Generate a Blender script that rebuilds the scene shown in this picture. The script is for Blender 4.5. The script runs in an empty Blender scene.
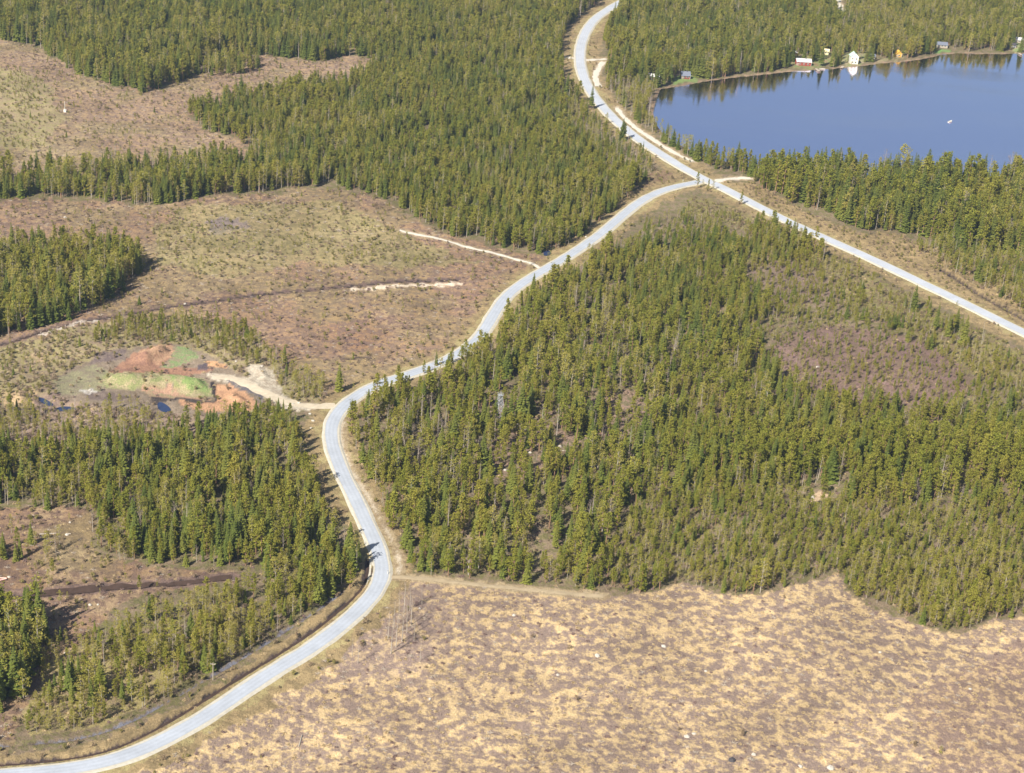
import bpy, math, random
import numpy as np
from mathutils import Vector

random.seed(7)
rng = np.random.default_rng(11)
SC = bpy.context.scene
COL = SC.collection

# ------------------------------------------------------------------ camera
H, PITCH, F = 300.0, math.radians(24.92), 1800.0
ROLL = math.radians(4.5)        # the photograph leans: its trees tilt to the right
W_PX, H_PX = 1024, 773
cam_d = bpy.data.cameras.new("aerial_camera")
cam_d.sensor_width = 36.0
cam_d.lens = 36.0 * F / W_PX
cam_d.clip_start, cam_d.clip_end = 1.0, 20000.0
cam = bpy.data.objects.new("aerial_camera", cam_d)
COL.objects.link(cam)
cam.location = (0, 0, H)
from mathutils import Matrix
cam.rotation_euler = (Matrix.Rotation(math.pi / 2 - PITCH, 3, 'X') @ Matrix.Rotation(ROLL, 3, 'Z')).to_euler()
SC.camera = cam

# ------------------------------------------------------------------ sky, sun, exposure
SUN_EL, SUN_AZ = math.radians(43), math.radians(215)      # compass angle from +Y, clockwise: behind and left of the camera
world = bpy.data.worlds.new("World")
SC.world = world
world.use_nodes = True
wt = world.node_tree
sky = wt.nodes.new("ShaderNodeTexSky")
sky.sky_type = 'NISHITA'
sky.sun_disc = False
sky.sun_elevation = SUN_EL
sky.sun_rotation = SUN_AZ
sky.air_density, sky.dust_density, sky.ozone_density = 1.0, 1.6, 1.5
bg = wt.nodes["Background"]
bg.inputs["Strength"].default_value = 0.06
wt.links.new(sky.outputs[0], bg.inputs["Color"])
sun_d = bpy.data.lights.new("sun", 'SUN')
sun_d.energy, sun_d.angle, sun_d.color = 5.0, math.radians(0.5), (1.0, 0.945, 0.84)
sun = bpy.data.objects.new("sun", sun_d)
COL.objects.link(sun)
to_sun = Vector((math.sin(SUN_AZ) * math.cos(SUN_EL), math.cos(SUN_AZ) * math.cos(SUN_EL), math.sin(SUN_EL)))
sun.rotation_euler = to_sun.to_track_quat('Z', 'Y').to_euler()
sun.location = (-200, -200, 500)
vs = SC.view_settings
vs.view_transform, vs.look, vs.gamma, vs.use_curve_mapping = 'Standard', 'None', 1.0, False
vs.exposure = 0.80
SC.render.engine = 'CYCLES'
SC.cycles.max_bounces = 6
SC.cycles.volume_bounces = 0
SC.cycles.pixel_filter_type = 'BLACKMAN_HARRIS'
SC.cycles.filter_width = 1.5
HAZE_DENSITY = 0.00008

# ------------------------------------------------------------------ projection between the photograph and the ground plane
CP, SP = math.cos(PITCH), math.sin(PITCH)
CR, SR = math.cos(ROLL), math.sin(ROLL)
def level(px, py):
    """picture offsets turned upright, so that the horizon is level"""
    a, b = (px - W_PX / 2) / F, (py - H_PX / 2) / F
    return a * CR + b * SR, -a * SR + b * CR
def at(px, py, z=0.0):
    u, v = level(px, py)
    t = (H - z) / (SP + v * CP)
    return Vector((u * t, (CP - v * SP) * t, z))
def at_np(P, z=0.0):
    P = np.asarray(P, float)
    u, v = level(P[:, 0], P[:, 1])
    t = (H - z) / (SP + v * CP)
    return np.stack([u * t, (CP - v * SP) * t], 1)
def proj(x, y, z=0.0):
    dz = z - H
    depth = np.maximum(y * CP - dz * SP, 1e-3)
    u, v = x / depth, -(y * SP + dz * CP) / depth
    return W_PX / 2 + F * (u * CR - v * SR), H_PX / 2 + F * (u * SR + v * CR)
def px_per_m(x, y, z=0.0):
    return F / np.maximum(y * CP - (z - H) * SP, 1e-3)

# ------------------------------------------------------------------ numpy noise
def vnoise(x, y, seed=0):
    xi, yi = np.floor(x).astype(np.int64), np.floor(y).astype(np.int64)
    fx, fy = x - xi, y - yi
    fx, fy = fx * fx * (3 - 2 * fx), fy * fy * (3 - 2 * fy)
    def h(a, b):
        n = (a * 374761393 + b * 668265263 + seed * 974634777) & 0xFFFFFFFF
        n = ((n ^ (n >> 13)) * 1274126177) & 0xFFFFFFFF
        n = n ^ (n >> 16)
        return (n & 0xFFFF) / 65535.0
    a, b, c, d = h(xi, yi), h(xi + 1, yi), h(xi, yi + 1), h(xi + 1, yi + 1)
    return (a * (1 - fx) + b * fx) * (1 - fy) + (c * (1 - fx) + d * fx) * fy
def fbm(x, y, seed=0, oct=4):
    s, a, tot = 0.0, 1.0, 0.0
    for o in range(oct):
        s = s + a * vnoise(x * 2 ** o, y * 2 ** o, seed + 17 * o)
        tot += a
        a *= 0.5
    return s / tot

# ------------------------------------------------------------------ polygons and lines
def inside(poly, x, y):
    r = np.zeros(x.shape, bool)
    n = len(poly)
    for i in range(n):
        x0, y0 = poly[i]
        x1, y1 = poly[(i + 1) % n]
        if y0 == y1:
            continue
        c = ((y0 > y) != (y1 > y)) & (x < (x1 - x0) * (y - y0) / (y1 - y0) + x0)
        r ^= c
    return r
def dist_line(L, x, y, closed=False):
    L = np.asarray(L, float)
    d = np.full(x.shape, 1e9)
    n = len(L) if closed else len(L) - 1
    for i in range(n):
        a, b = L[i], L[(i + 1) % len(L)]
        ab = b - a
        q = max(ab @ ab, 1e-9)
        t = np.clip(((x - a[0]) * ab[0] + (y - a[1]) * ab[1]) / q, 0, 1)
        d = np.minimum(d, (x - a[0] - t * ab[0]) ** 2 + (y - a[1] - t * ab[1]) ** 2)
    return np.sqrt(d)
def sstep(a, b, v):
    t = np.clip((v - a) / (b - a), 0, 1)
    return t * t * (3 - 2 * t)
def smooth_line(P, step=2.5, chaikin=3, closed=False):
    P = np.asarray(P, float)
    for _ in range(chaikin):
        a, b = P[:-1], P[1:]
        q = np.empty((2 * len(a), 2))
        q[0::2], q[1::2] = a * .75 + b * .25, a * .25 + b * .75
        P = np.vstack([P[:1], q, P[-1:]])
    seg = np.r_[0, np.cumsum(np.hypot(*np.diff(P, axis=0).T))]
    s = np.arange(0, seg[-1], step)
    return np.stack([np.interp(s, seg, P[:, 0]), np.interp(s, seg, P[:, 1])], 1)

MAIN_PX = [(720, -55), (690, -30), (655, -12), (624, 0), (604.5, 11.7), (592.7, 21), (585, 33), (580.5, 46), (579.5, 58.6), (581.5, 72), (587.5, 87), (598.6, 102.5),
           (610, 115.5), (624, 128), (637.6, 139), (651.7, 148.5), (665, 157), (681, 167), (694.7, 174.5), (706, 180.4), (718, 185.7), (737.7, 196),
           (757, 206), (776.7, 216), (796, 225.7), (835, 243), (869, 258), (916, 280.5), (966, 304.5), (1016, 329), (1070, 356), (1160, 402)]
MINOR_PX = [(704, 180.5), (696, 182.8), (679, 186), (661, 191), (640, 201.5), (622, 216), (602.5, 233), (582.5, 247), (564, 259), (542, 271.5), (522, 283.5),
            (506, 296.5), (495.6, 311.5), (487, 326.5), (479, 338.5), (465.6, 350), (445.5, 361), (425.5, 369), (405.5, 376), (382, 383), (365, 391), (352, 399.5),
            (342, 408), (334.5, 417.5), (331, 428.5), (331.5, 441.5), (335.5, 456), (341, 470), (347, 483), (355, 498), (364, 518.5), (373.7, 538), (380.5, 557), (382.5, 574),
            (376.5, 590), (362, 607), (344, 624), (314, 647), (287, 663), (260.5, 679.5), (233.8, 698), (200.4, 720.4), (167, 738.8), (133.6, 754), (100, 764), (66.8, 770),
            (33, 773), (-20, 778), (-120, 784)]
MAIN = smooth_line(at_np(MAIN_PX), 3.0)
MINOR = smooth_line(at_np(MINOR_PX), 2.5)
TRACKS = {   # name, width, pixel line
    'side_track': (3.2, [(617, 108), (621, 114), (628, 121.5), (637.6, 129.5), (651, 138), (667, 148.7), (680, 156), (694, 162)]),
    'layby_west': (3.0, [(557, 56), (566, 57.5), (577, 58.6)]),
    'layby_east': (3.4, [(582, 60), (594, 60), (608, 59)]),
    'layby_path': (3.6, [(603, 62), (599, 68), (595, 75), (596, 81), (599, 87)]),
    'lake_drive': (4.0, [(708, 181.5), (717, 181), (728, 178.5), (742, 177.5), (752, 178)]),
    'clearing_track': (2.2, [(541, 269), (534, 264), (522, 259.5), (492, 252), (462, 245), (435, 239), (411, 234.5), (398, 231)]),
    'field_track': (1.9, [(384, 577), (394, 577), (415, 578), (442, 580), (470, 583), (500, 586), (542, 590), (575, 592.5), (606, 594)]),
    'roadside_path': (1.1, [(343, 420), (341, 433), (342, 446), (346, 461), (353, 474), (362, 487), (372, 503), (380, 520), (392, 540), (399, 556), (400, 568), (398, 576)]),
    'pit_road': (5.0, [(336, 406), (322, 407), (305, 406), (290, 403), (275, 398), (262, 391), (245, 383), (225, 377), (212, 377)]),
    'far_road': (7.0, [(829, -30), (834, -5), (838, 6), (842, 16), (844, 20)]),
}
DITCHES = {  # width, depth, line
    'peat_track': (1.9, 0.6, [(-60, 352), (0, 344), (20, 338.5), (60, 327), (93, 320), (133, 312), (167, 306.5), (214, 300), (254, 294), (300, 290), (341, 287), (380, 284), (409, 282), (459, 279)]),
    'peat_ditch': (2.4, 1.0, [(-60, 600), (0, 597), (67, 590.5), (110, 586), (150, 583.5), (190, 580.5), (232, 577)]),
    'scrub_ditch': (1.6, 0.6, [(320, 357.5), (342, 357), (370, 356), (391, 357)]),
    'road_ditch': (1.7, 0.7, [(368, 560), (367, 577), (360, 590), (345, 604), (325, 621), (300, 639), (270, 658), (245, 673), (215, 692), (180, 714), (150, 731), (110, 750), (60, 759), (0, 764), (-60, 767)]),
    'brook': (1.1, 0.5, [(343, 591), (320, 608), (295, 624), (262, 645), (230, 665), (196, 684), (165, 702), (140, 716), (118, 726), (96, 733), (60, 741), (0, 746), (-60, 750)]),
    'right_ditch': (2.4, 0.9, [(940, 270), (955, 278), (968, 287), (985, 297), (1005, 308), (1030, 322), (1080, 350)]),
}
W_TRACK = {k: (w, smooth_line(at_np(p), 1.6)) for k, (w, p) in TRACKS.items()}
W_DITCH = {k: (w, d, smooth_line(at_np(p), 2.0)) for k, (w, d, p) in DITCHES.items()}

LAKE_PX = [(659.5, 88.5), (679, 85.7), (704.5, 80.8), (734, 76.8), (765, 73.8), (792, 70.8), (808, 70), (822, 69.3), (839, 67.6), (863, 65.2), (882.6, 62.5), (902, 61.5), (921.6, 58.6),
           (935, 55.7), (941, 53.7), (960.7, 52.9), (990, 53.8), (1024, 53), (1100, 50), (1250, 60), (1300, 130), (1200, 188), (1100, 188), (1024, 184), (960, 184), (900, 182),
           (820, 177), (765, 170), (730, 162), (700, 154), (676, 143), (662, 133), (655, 124), (652, 112), (655, 99)]
LAKE = at_np(LAKE_PX)

# ------------------------------------------------------------------ ground zones (photograph outlines laid on the ground): (colour a, colour b, share of b)
ZONES = [
    # far clearings on the left
    ([(-400, -10), (0, 36), (40, 50), (77, 71), (110, 83), (144, 93), (160, 88), (194, 77), (204, 57), (234, 52), (267, 56), (314, 60), (341, 58), (376, 57), (374, 68), (342, 84), (317, 90), (284, 95), (234, 103),
      (187, 113), (200, 126), (234, 140), (267, 153), (240, 164), (150, 170), (60, 176), (0, 180), (-400, 190)], (.33, .225, .13), (.215, .15, .112), .52),
    ([(-400, 60), (-400, 150), (40, 150), (62, 120), (55, 85), (20, 70)], (.275, .24, .105), (.30, .225, .14), .5),
    ([(549, 0), (549, 9), (560, 15), (576, 18), (600, 4), (598, -20), (560, -20)], (.33, .23, .15), (.20, .15, .11), .4),
    # middle clearing
    ([(-400, 205), (0, 199), (43, 196), (113, 202), (150, 207), (207, 197), (250, 194), (300, 187), (345, 188), (375, 196), (409, 216), (442, 234), (475, 241), (509, 250), (545, 256), (560, 260), (540, 270), (520, 283),
      (500, 298), (488, 318), (476, 338), (450, 357), (400, 375), (366, 387), (345, 402), (325, 404), (300, 398), (270, 370), (235, 350), (180, 330), (60, 332), (0, 345), (-400, 380)], (.31, .20, .115), (.195, .132, .098), .53),
    ([(190, 205), (330, 200), (420, 245), (480, 262), (400, 268), (300, 262), (230, 280), (160, 262), (150, 230)], (.305, .235, .12), (.21, .17, .085), .5),
    ([(330, 290), (470, 290), (486, 318), (460, 345), (400, 360), (350, 350), (320, 320)], (.32, .195, .11), (.205, .135, .105), .53),
    ([(205, 222), (235, 218), (250, 228), (228, 236), (206, 233)], (.215, .165, .155), (.18, .145, .12), .5),
    # scrub by the pit
    ([(-400, 390), (0, 348), (60, 330), (120, 322), (180, 318), (240, 328), (262, 345), (300, 380), (322, 392), (320, 408), (270, 412), (190, 432), (100, 434), (0, 434), (-400, 450)], (.30, .25, .125), (.24, .18, .125), .48),
    ([(-400, 430), (0, 402), (25, 398), (85, 392), (110, 404), (170, 408), (212, 414), (190, 436), (60, 440), (0, 440), (-400, 460)], (.29, .215, .15), (.21, .15, .125), .5),
    ([(0, 396), (14, 394), (28, 388), (33, 394), (36, 408), (22, 412), (2, 410)], (.46, .33, .19), (.35, .24, .15), .4),
    ([(26, 357), (44, 355), (46, 361), (28, 362)], (.42, .30, .19), (.3, .22, .15), .4),
    # left-lower clearings
    ([(-400, 480), (0, 506), (45, 507), (88, 512), (98, 524), (92, 545), (112, 560), (170, 566), (236, 570), (240, 582), (170, 590), (120, 602), (100, 625), (60, 655), (42, 690), (16, 730), (10, 770), (-400, 790)], (.26, .168, .10), (.17, .112, .082), .5),
    ([(52, 655), (100, 640), (150, 650), (185, 682), (120, 718), (30, 735), (20, 715)], (.28, .23, .10), (.20, .15, .095), .45),
    # heath openings in the middle forest
    ([(745, 268), (790, 256), (835, 282), (850, 305), (800, 308), (750, 300)], (.21, .15, .12), (.165, .135, .075), .5),
    ([(776, 336), (840, 324), (900, 334), (958, 350), (972, 385), (945, 412), (885, 408), (805, 392), (770, 356)], (.215, .138, .122), (.165, .118, .08), .52),
    ([(480, 398), (560, 402), (640, 388), (648, 420), (620, 450), (560, 470), (500, 500), (478, 470)], (.25, .17, .13), (.13, .11, .06), .5),
    ([(806, 494), (826, 493), (830, 500), (812, 502)], (.42, .31, .2), (.3, .2, .13), .3),
    # field
    ([(399, 576), (442, 579), (500, 584), (560, 590), (606, 594), (650, 592), (682, 584), (742, 594), (776, 592), (816, 579), (836, 573), (852, 597), (884, 611), (928, 629), (962, 632), (990, 621), (1024, 616), (1500, 580),
      (1500, 1100), (-300, 1100), (20, 800), (100, 783), (180, 752), (250, 705), (320, 662), (370, 622), (392, 596)], (.53, .385, .205), (.225, .165, .132), .54),
    ([(392, 582), (440, 582), (450, 620), (425, 670), (390, 676), (350, 672), (330, 664), (375, 622)], (.45, .33, .195), (.225, .165, .135), .58),
    ([(900, 700), (1024, 640), (1300, 640), (1300, 1000), (940, 1000), (930, 740)], (.48, .34, .185), (.22, .155, .122), .57),
    # open ground east of the main road
    ([(752, 182), (800, 208), (858, 234), (900, 236), (938, 248), (985, 262), (1024, 272), (1200, 330), (1200, 420), (1024, 338), (900, 276), (780, 219), (735, 197), (740, 184)], (.31, .225, .115), (.20, .15, .08), .5),
    ([(690, 195), (720, 205), (760, 217), (810, 240), (860, 268), (930, 304), (1024, 350), (1200, 440), (1200, 500), (1024, 400), (940, 350), (860, 306), (800, 262), (740, 228), (680, 214)], (.21, .185, .07), (.165, .125, .07), .5),
    ([(652, 168), (690, 180), (672, 190), (650, 197), (630, 212), (612, 224), (596, 236), (570, 250), (566, 246), (600, 222), (640, 190)], (.24, .185, .095), (.22, .14, .095), .5),
    # lakeside lawns and yards
    ([(672, 82), (681, 75), (690, 73), (697, 80), (690, 83), (676, 84.5)], (.17, .25, .075), (.20, .24, .09), .5),
    ([(795, 66), (796, 56), (812, 52), (830, 50), (832, 60), (826, 67), (808, 69)], (.18, .23, .08), (.27, .20, .11), .5),
    ([(838, 65), (842, 52), (858, 47), (868, 56), (866, 63), (845, 66)], (.22, .23, .10), (.33, .26, .17), .45),
    ([(936, 54), (940, 49), (950, 50), (951, 53), (940, 53.6)], (.15, .28, .08), (.18, .25, .09), .45),
    ([(1014, 52), (1012, 38), (1030, 34), (1060, 40), (1060, 50)], (.20, .26, .10), (.35, .25, .17), .4),
    ([(866, 61), (885, 58), (897, 52), (904, 54), (900, 60), (880, 62)], (.20, .20, .10), (.28, .20, .12), .5),
]
PIT = [
    ([(60, 376), (110, 352), (155, 345), (180, 345), (205, 352), (226, 364), (235, 372), (268, 388), (262, 406), (225, 414), (190, 415), (150, 411), (100, 408), (70, 402), (50, 390)], (.25, .19, .135), (.20, .15, .10), .5),
    ([(52, 380), (95, 366), (112, 374), (100, 392), (60, 398)], (.26, .235, .13), (.22, .18, .12), .4),
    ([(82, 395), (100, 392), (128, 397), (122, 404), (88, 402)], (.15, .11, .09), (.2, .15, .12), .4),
    ([(78, 391), (90, 390), (98, 394), (84, 396)], (.45, .42, .38), (.3, .25, .2), .4),
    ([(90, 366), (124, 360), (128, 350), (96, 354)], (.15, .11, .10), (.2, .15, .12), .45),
    ([(106, 373), (130, 357), (148, 348), (172, 345), (172, 356), (160, 366), (190, 368), (212, 366), (215, 372), (180, 376), (140, 375)], (.33, .175, .105), (.24, .125, .085), .45),
    ([(140, 352), (156, 346), (173, 346), (172, 356), (158, 364), (146, 361)], (.44, .26, .15), (.35, .19, .115), .4),
    ([(173, 347), (188, 347), (200, 356), (190, 362), (168, 368), (160, 365), (172, 358)], (.20, .26, .10), (.27, .20, .13), .45),
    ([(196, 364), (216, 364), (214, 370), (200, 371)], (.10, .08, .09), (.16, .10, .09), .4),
    ([(206, 362), (216, 362), (228, 367), (222, 369), (208, 368)], (.52, .29, .14), (.38, .2, .1), .3),
    ([(98, 384), (108, 374), (130, 372), (180, 375), (204, 379), (214, 390), (212, 397), (190, 396), (170, 389), (130, 391), (108, 389)], (.25, .26, .10), (.36, .29, .16), .48),
    ([(150, 374), (182, 376), (206, 380), (210, 390), (190, 392), (172, 384), (152, 380)], (.20, .27, .08), (.31, .28, .13), .45),
    ([(140, 388), (172, 390), (196, 397), (214, 399), (214, 403), (180, 400), (150, 396)], (.40, .235, .15), (.3, .24, .13), .45),
    ([(216, 384), (230, 384), (245, 391), (257, 400), (258, 408), (236, 412), (206, 410), (178, 404), (180, 399), (214, 401)], (.50, .275, .145), (.40, .215, .12), .4),
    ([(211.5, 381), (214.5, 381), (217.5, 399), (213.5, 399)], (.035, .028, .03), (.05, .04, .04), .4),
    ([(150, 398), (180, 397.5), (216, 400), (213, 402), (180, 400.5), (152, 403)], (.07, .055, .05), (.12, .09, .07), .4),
    ([(205, 374), (222, 374), (250, 380), (246, 370), (252, 365), (262, 366), (272, 370), (279, 384), (284, 395), (300, 402), (334, 404), (334, 408), (300, 412), (284, 409), (272, 402), (258, 394), (240, 386), (215, 380)], (.50, .43, .325), (.37, .30, .22), .48),
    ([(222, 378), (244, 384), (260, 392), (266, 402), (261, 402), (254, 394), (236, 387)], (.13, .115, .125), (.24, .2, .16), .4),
]
MOUNDS = [([(100, 384), (112, 376), (180, 377), (206, 381), (212, 390), (190, 394), (130, 390)], 3.2, 5.0),
          ([(122, 364), (148, 351), (171, 347), (171, 355), (150, 366)], 3.6, 5.0),
          ([(3, 404), (14, 396), (28, 392), (34, 406), (20, 410)], 2.6, 4.0),
          ([(208, 367), (216, 363), (226, 367)], 1.5, 3.0),
          ([(222, 392), (236, 391), (252, 402), (236, 408)], 1.8, 4.0),
          ([(250, 368), (262, 367), (274, 380), (262, 384)], 1.6, 4.0)]
PONDS = [[(157, 403), (160, 401), (165, 403), (171, 408), (170, 411.5), (162, 411.5), (158, 408)], [(36, 396), (42, 397), (52, 402), (54, 405), (48, 405.5), (40, 401)], [(56, 407), (66, 405.5), (76, 407), (76, 410), (66, 411), (57, 410)],
         [(543, 251), (548, 249), (552, 252), (549, 255.5), (544, 255)]]
FLOOR_A, FLOOR_B = (.20, .15, .10), (.14, .125, .055)

def road_dist(x, y):
    return np.minimum(dist_line(MAIN[::2], x, y), dist_line(MINOR[::2], x, y))
LAKE_BB = (LAKE[:, 0].min() - 30, LAKE[:, 0].max() + 30, LAKE[:, 1].min() - 30, LAKE[:, 1].max() + 30)
def lake_sdf(x, y):
    m = (x > LAKE_BB[0]) & (x < LAKE_BB[1]) & (y > LAKE_BB[2]) & (y < LAKE_BB[3])
    r = np.full(x.shape, 30.0)
    if m.any():
        d = dist_line(LAKE, x[m], y[m], True)
        r[m] = np.where(inside(LAKE, x[m], y[m]), -d, d)
    return r
def height(x, y, rd=None, ls=None):
    rd = road_dist(x, y) if rd is None else rd
    ls = lake_sdf(x, y) if ls is None else ls
    free = sstep(5, 22, rd) * sstep(2, 22, ls)
    h = ((fbm(x / 55, y / 55, 3, 3) - .5) * 3.2 + (fbm(x / 7, y / 7, 5, 3) - .5) * 0.75) * free
    h = h + (fbm(x / 1.6, y / 1.6, 9, 2) - .5) * 0.28 * sstep(4, 8, rd)
    for w, d, L in W_DITCH.values():
        bb = (x > L[:, 0].min() - 8) & (x < L[:, 0].max() + 8) & (y > L[:, 1].min() - 8) & (y < L[:, 1].max() + 8)
        if bb.any():
            dd = dist_line(L[::2], x[bb], y[bb])
            h[bb] = h[bb] - d * (1 - sstep(w * .25, w * .75, dd)) + .35 * d * np.exp(-((dd - w * 1.05) / (w * .3)) ** 2)
    for poly, top, run in MOUNDS:
        P = at_np(poly)
        bb = (x > P[:, 0].min()) & (x < P[:, 0].max()) & (y > P[:, 1].min()) & (y < P[:, 1].max())
        if bb.any():
            d = np.where(inside(P, x[bb], y[bb]), dist_line(P, x[bb], y[bb], True), 0)
            h[bb] += top * sstep(0, run, d) * (0.8 + .4 * fbm(x[bb] / 3, y[bb] / 3, 21, 2))
    for poly in PONDS:
        P = at_np(poly)
        bb = (x > P[:, 0].min() - 4) & (x < P[:, 0].max() + 4) & (y > P[:, 1].min() - 4) & (y < P[:, 1].max() + 4)
        if bb.any():
            d = dist_line(P, x[bb], y[bb], True)
            sd = np.where(inside(P, x[bb], y[bb]), -d, d)
            k = sstep(-.6, 2.5, sd)
            h[bb] = h[bb] * k - .5 * (1 - k)
    h = np.where(ls < 0, -0.15 + np.maximum(ls * .3, -2.6), h)
    return h

# ------------------------------------------------------------------ mesh helpers
def link(name, verts, faces, mats=(), parent=None, mat_idx=None, smooth=False, collection=COL):
    me = bpy.data.meshes.new(name)
    me.from_pydata([tuple(v) for v in verts], [], [tuple(f) for f in faces])
    for m in mats:
        me.materials.append(m)
    if mat_idx is not None:
        me.polygons.foreach_set("material_index", np.asarray(mat_idx, np.int32))
    if smooth:
        me.polygons.foreach_set("use_smooth", np.ones(len(me.polygons), bool))
    me.update()
    o = bpy.data.objects.new(name, me)
    if collection is not None:
        collection.objects.link(o)
    if parent is not None:
        o.parent = parent
    return o
def tag(o, label=None, cat=None, group=None, kind=None):
    for k, v in (('label', label), ('category', cat), ('group', group), ('kind', kind)):
        if v:
            o[k] = v
    return o
def empty(name, loc, rz=0.0):
    o = bpy.data.objects.new(name, None)
    o.empty_display_size = 0.5
    COL.objects.link(o)
    o.location, o.rotation_euler = loc, (0, 0, rz)
    return o
class MB:
    def __init__(s): s.v, s.f = [], []
    def add(s, v, f):
        n = len(s.v)
        s.v += [tuple(p) for p in v]
        s.f += [tuple(i + n for i in q) for q in f]
    def box(s, x0, x1, y0, y1, z0, z1):
        s.add([(x0, y0, z0), (x1, y0, z0), (x1, y1, z0), (x0, y1, z0), (x0, y0, z1), (x1, y0, z1), (x1, y1, z1), (x0, y1, z1)],
              [(0, 3, 2, 1), (4, 5, 6, 7), (0, 1, 5, 4), (1, 2, 6, 5), (2, 3, 7, 6), (3, 0, 4, 7)])
    def bar(s, a, b, r0, r1=None, n=4):
        a, b = Vector(a), Vector(b)
        r1 = r0 if r1 is None else r1
        d = (b - a).normalized()
        u = d.orthogonal().normalized()
        w = d.cross(u)
        v = []
        for p, r in ((a, r0), (b, r1)):
            for k in range(n):
                t = 2 * math.pi * k / n + .4
                v.append(p + (u * math.cos(t) + w * math.sin(t)) * r)
        s.add(v, [(k, (k + 1) % n, n + (k + 1) % n, n + k) for k in range(n)] + [tuple(range(n - 1, -1, -1)), tuple(range(n, 2 * n))])
    def build(s, name, m, parent=None, **k):
        return link(name, s.v, s.f, [m], parent, **k)

# ------------------------------------------------------------------ materials
def nodes(name):
    m = bpy.data.materials.new(name)
    m.use_nodes = True
    t = m.node_tree
    return m, t, t.nodes["Principled BSDF"]
def N(t, kind, **k):
    n = t.nodes.new(kind)
    for a, b in k.items():
        setattr(n, a, b)
    return n
def mathn(t, op, a, b=None, clamp=False):
    n = N(t, "ShaderNodeMath", operation=op, use_clamp=clamp)
    for i, v in enumerate((a, b)):
        if v is None:
            continue
        if isinstance(v, (int, float)):
            n.inputs[i].default_value = v
        else:
            t.links.new(v, n.inputs[i])
    return n.outputs[0]
def mixc(t, f, a, b, mode='MIX'):
    n = N(t, "ShaderNodeMix", data_type='RGBA', blend_type=mode)
    for s, v in ((n.inputs[0], f), (n.inputs[6], a), (n.inputs[7], b)):
        if isinstance(v, (int, float)):
            s.default_value = v
        elif isinstance(v, tuple):
            s.default_value = (*v[:3], 1)
        else:
            t.links.new(v, s)
    return n.outputs[2]
def noise(t, scale, detail=3, rough=.6, coord=None, stretch=None):
    n = N(t, "ShaderNodeTexNoise")
    n.inputs["Scale"].default_value, n.inputs["Detail"].default_value, n.inputs["Roughness"].default_value = scale, detail, rough
    if coord is not None:
        if stretch:
            mp = N(t, "ShaderNodeMapping")
            mp.inputs["Scale"].default_value = stretch
            t.links.new(coord, mp.inputs[0])
            coord = mp.outputs[0]
        t.links.new(coord, n.inputs["Vector"])
    return n.outputs[0]
def plain(name, c, rough=.8, var=.25, scale=1.0, spec=.3):
    m, t, b = nodes(name)
    tc = N(t, "ShaderNodeTexCoord")
    v = noise(t, scale, 4, .6, tc.outputs["Object"])
    lo, hi = tuple(x * (1 - var) for x in c), tuple(min(1, x * (1 + var)) for x in c)
    t.links.new(mixc(t, v, lo, hi), b.inputs["Base Color"])
    b.inputs["Roughness"].default_value = rough
    b.inputs["Specular IOR Level"].default_value = spec
    return m

def ground_material():
    m, t, b = nodes("ground_cover")
    tc = N(t, "ShaderNodeTexCoord")
    ob = tc.outputs["Object"]
    def attr(n):
        a = N(t, "ShaderNodeAttribute", attribute_name=n)
        return a
    A, B, S = attr("zone_a"), attr("zone_b"), attr("zone_share")
    n1 = noise(t, .27, 4, .62, ob)
    n2 = noise(t, .75, 4, .65, ob, (1, .8, 1))
    n3 = noise(t, 2.6, 3, .7, ob)
    s = mathn(t, 'ADD', mathn(t, 'MULTIPLY', n1, .52), mathn(t, 'ADD', mathn(t, 'MULTIPLY', n2, .27), mathn(t, 'MULTIPLY', n3, .21)))
    # share of b: threshold round the noise's middle
    thr = mathn(t, 'ADD', mathn(t, 'MULTIPLY', mathn(t, 'SUBTRACT', S.outputs["Fac"], .5), -.35), .5)
    f = mathn(t, 'MULTIPLY', mathn(t, 'SUBTRACT', s, mathn(t, 'SUBTRACT', thr, .035)), 14.0, True)
    c = mixc(t, f, A.outputs["Color"], B.outputs["Color"])
    g = mathn(t, 'ADD', mathn(t, 'MULTIPLY', n3, 2.2), -.1)
    g2 = mathn(t, 'ADD', mathn(t, 'MULTIPLY', noise(t, .03, 3, .6, ob), 1.1), .45)
    gg = mathn(t, 'MULTIPLY', g, g2)
    comb = N(t, "ShaderNodeCombineColor")
    for i in range(3):
        t.links.new(gg, comb.inputs[i])
    c = mixc(t, 1.0, c, comb.outputs[0], 'MULTIPLY')
    t.links.new(c, b.inputs["Base Color"])
    b.inputs["Roughness"].default_value = .95
    b.inputs["Specular IOR Level"].default_value = .1
    bp = N(t, "ShaderNodeBump")
    bp.inputs["Strength"].default_value, bp.inputs["Distance"].default_value = .8, .6
    t.links.new(mathn(t, 'ADD', n2, mathn(t, 'MULTIPLY', n3, .5)), bp.inputs["Height"])
    t.links.new(bp.outputs[0], b.inputs["Normal"])
    return m

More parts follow.
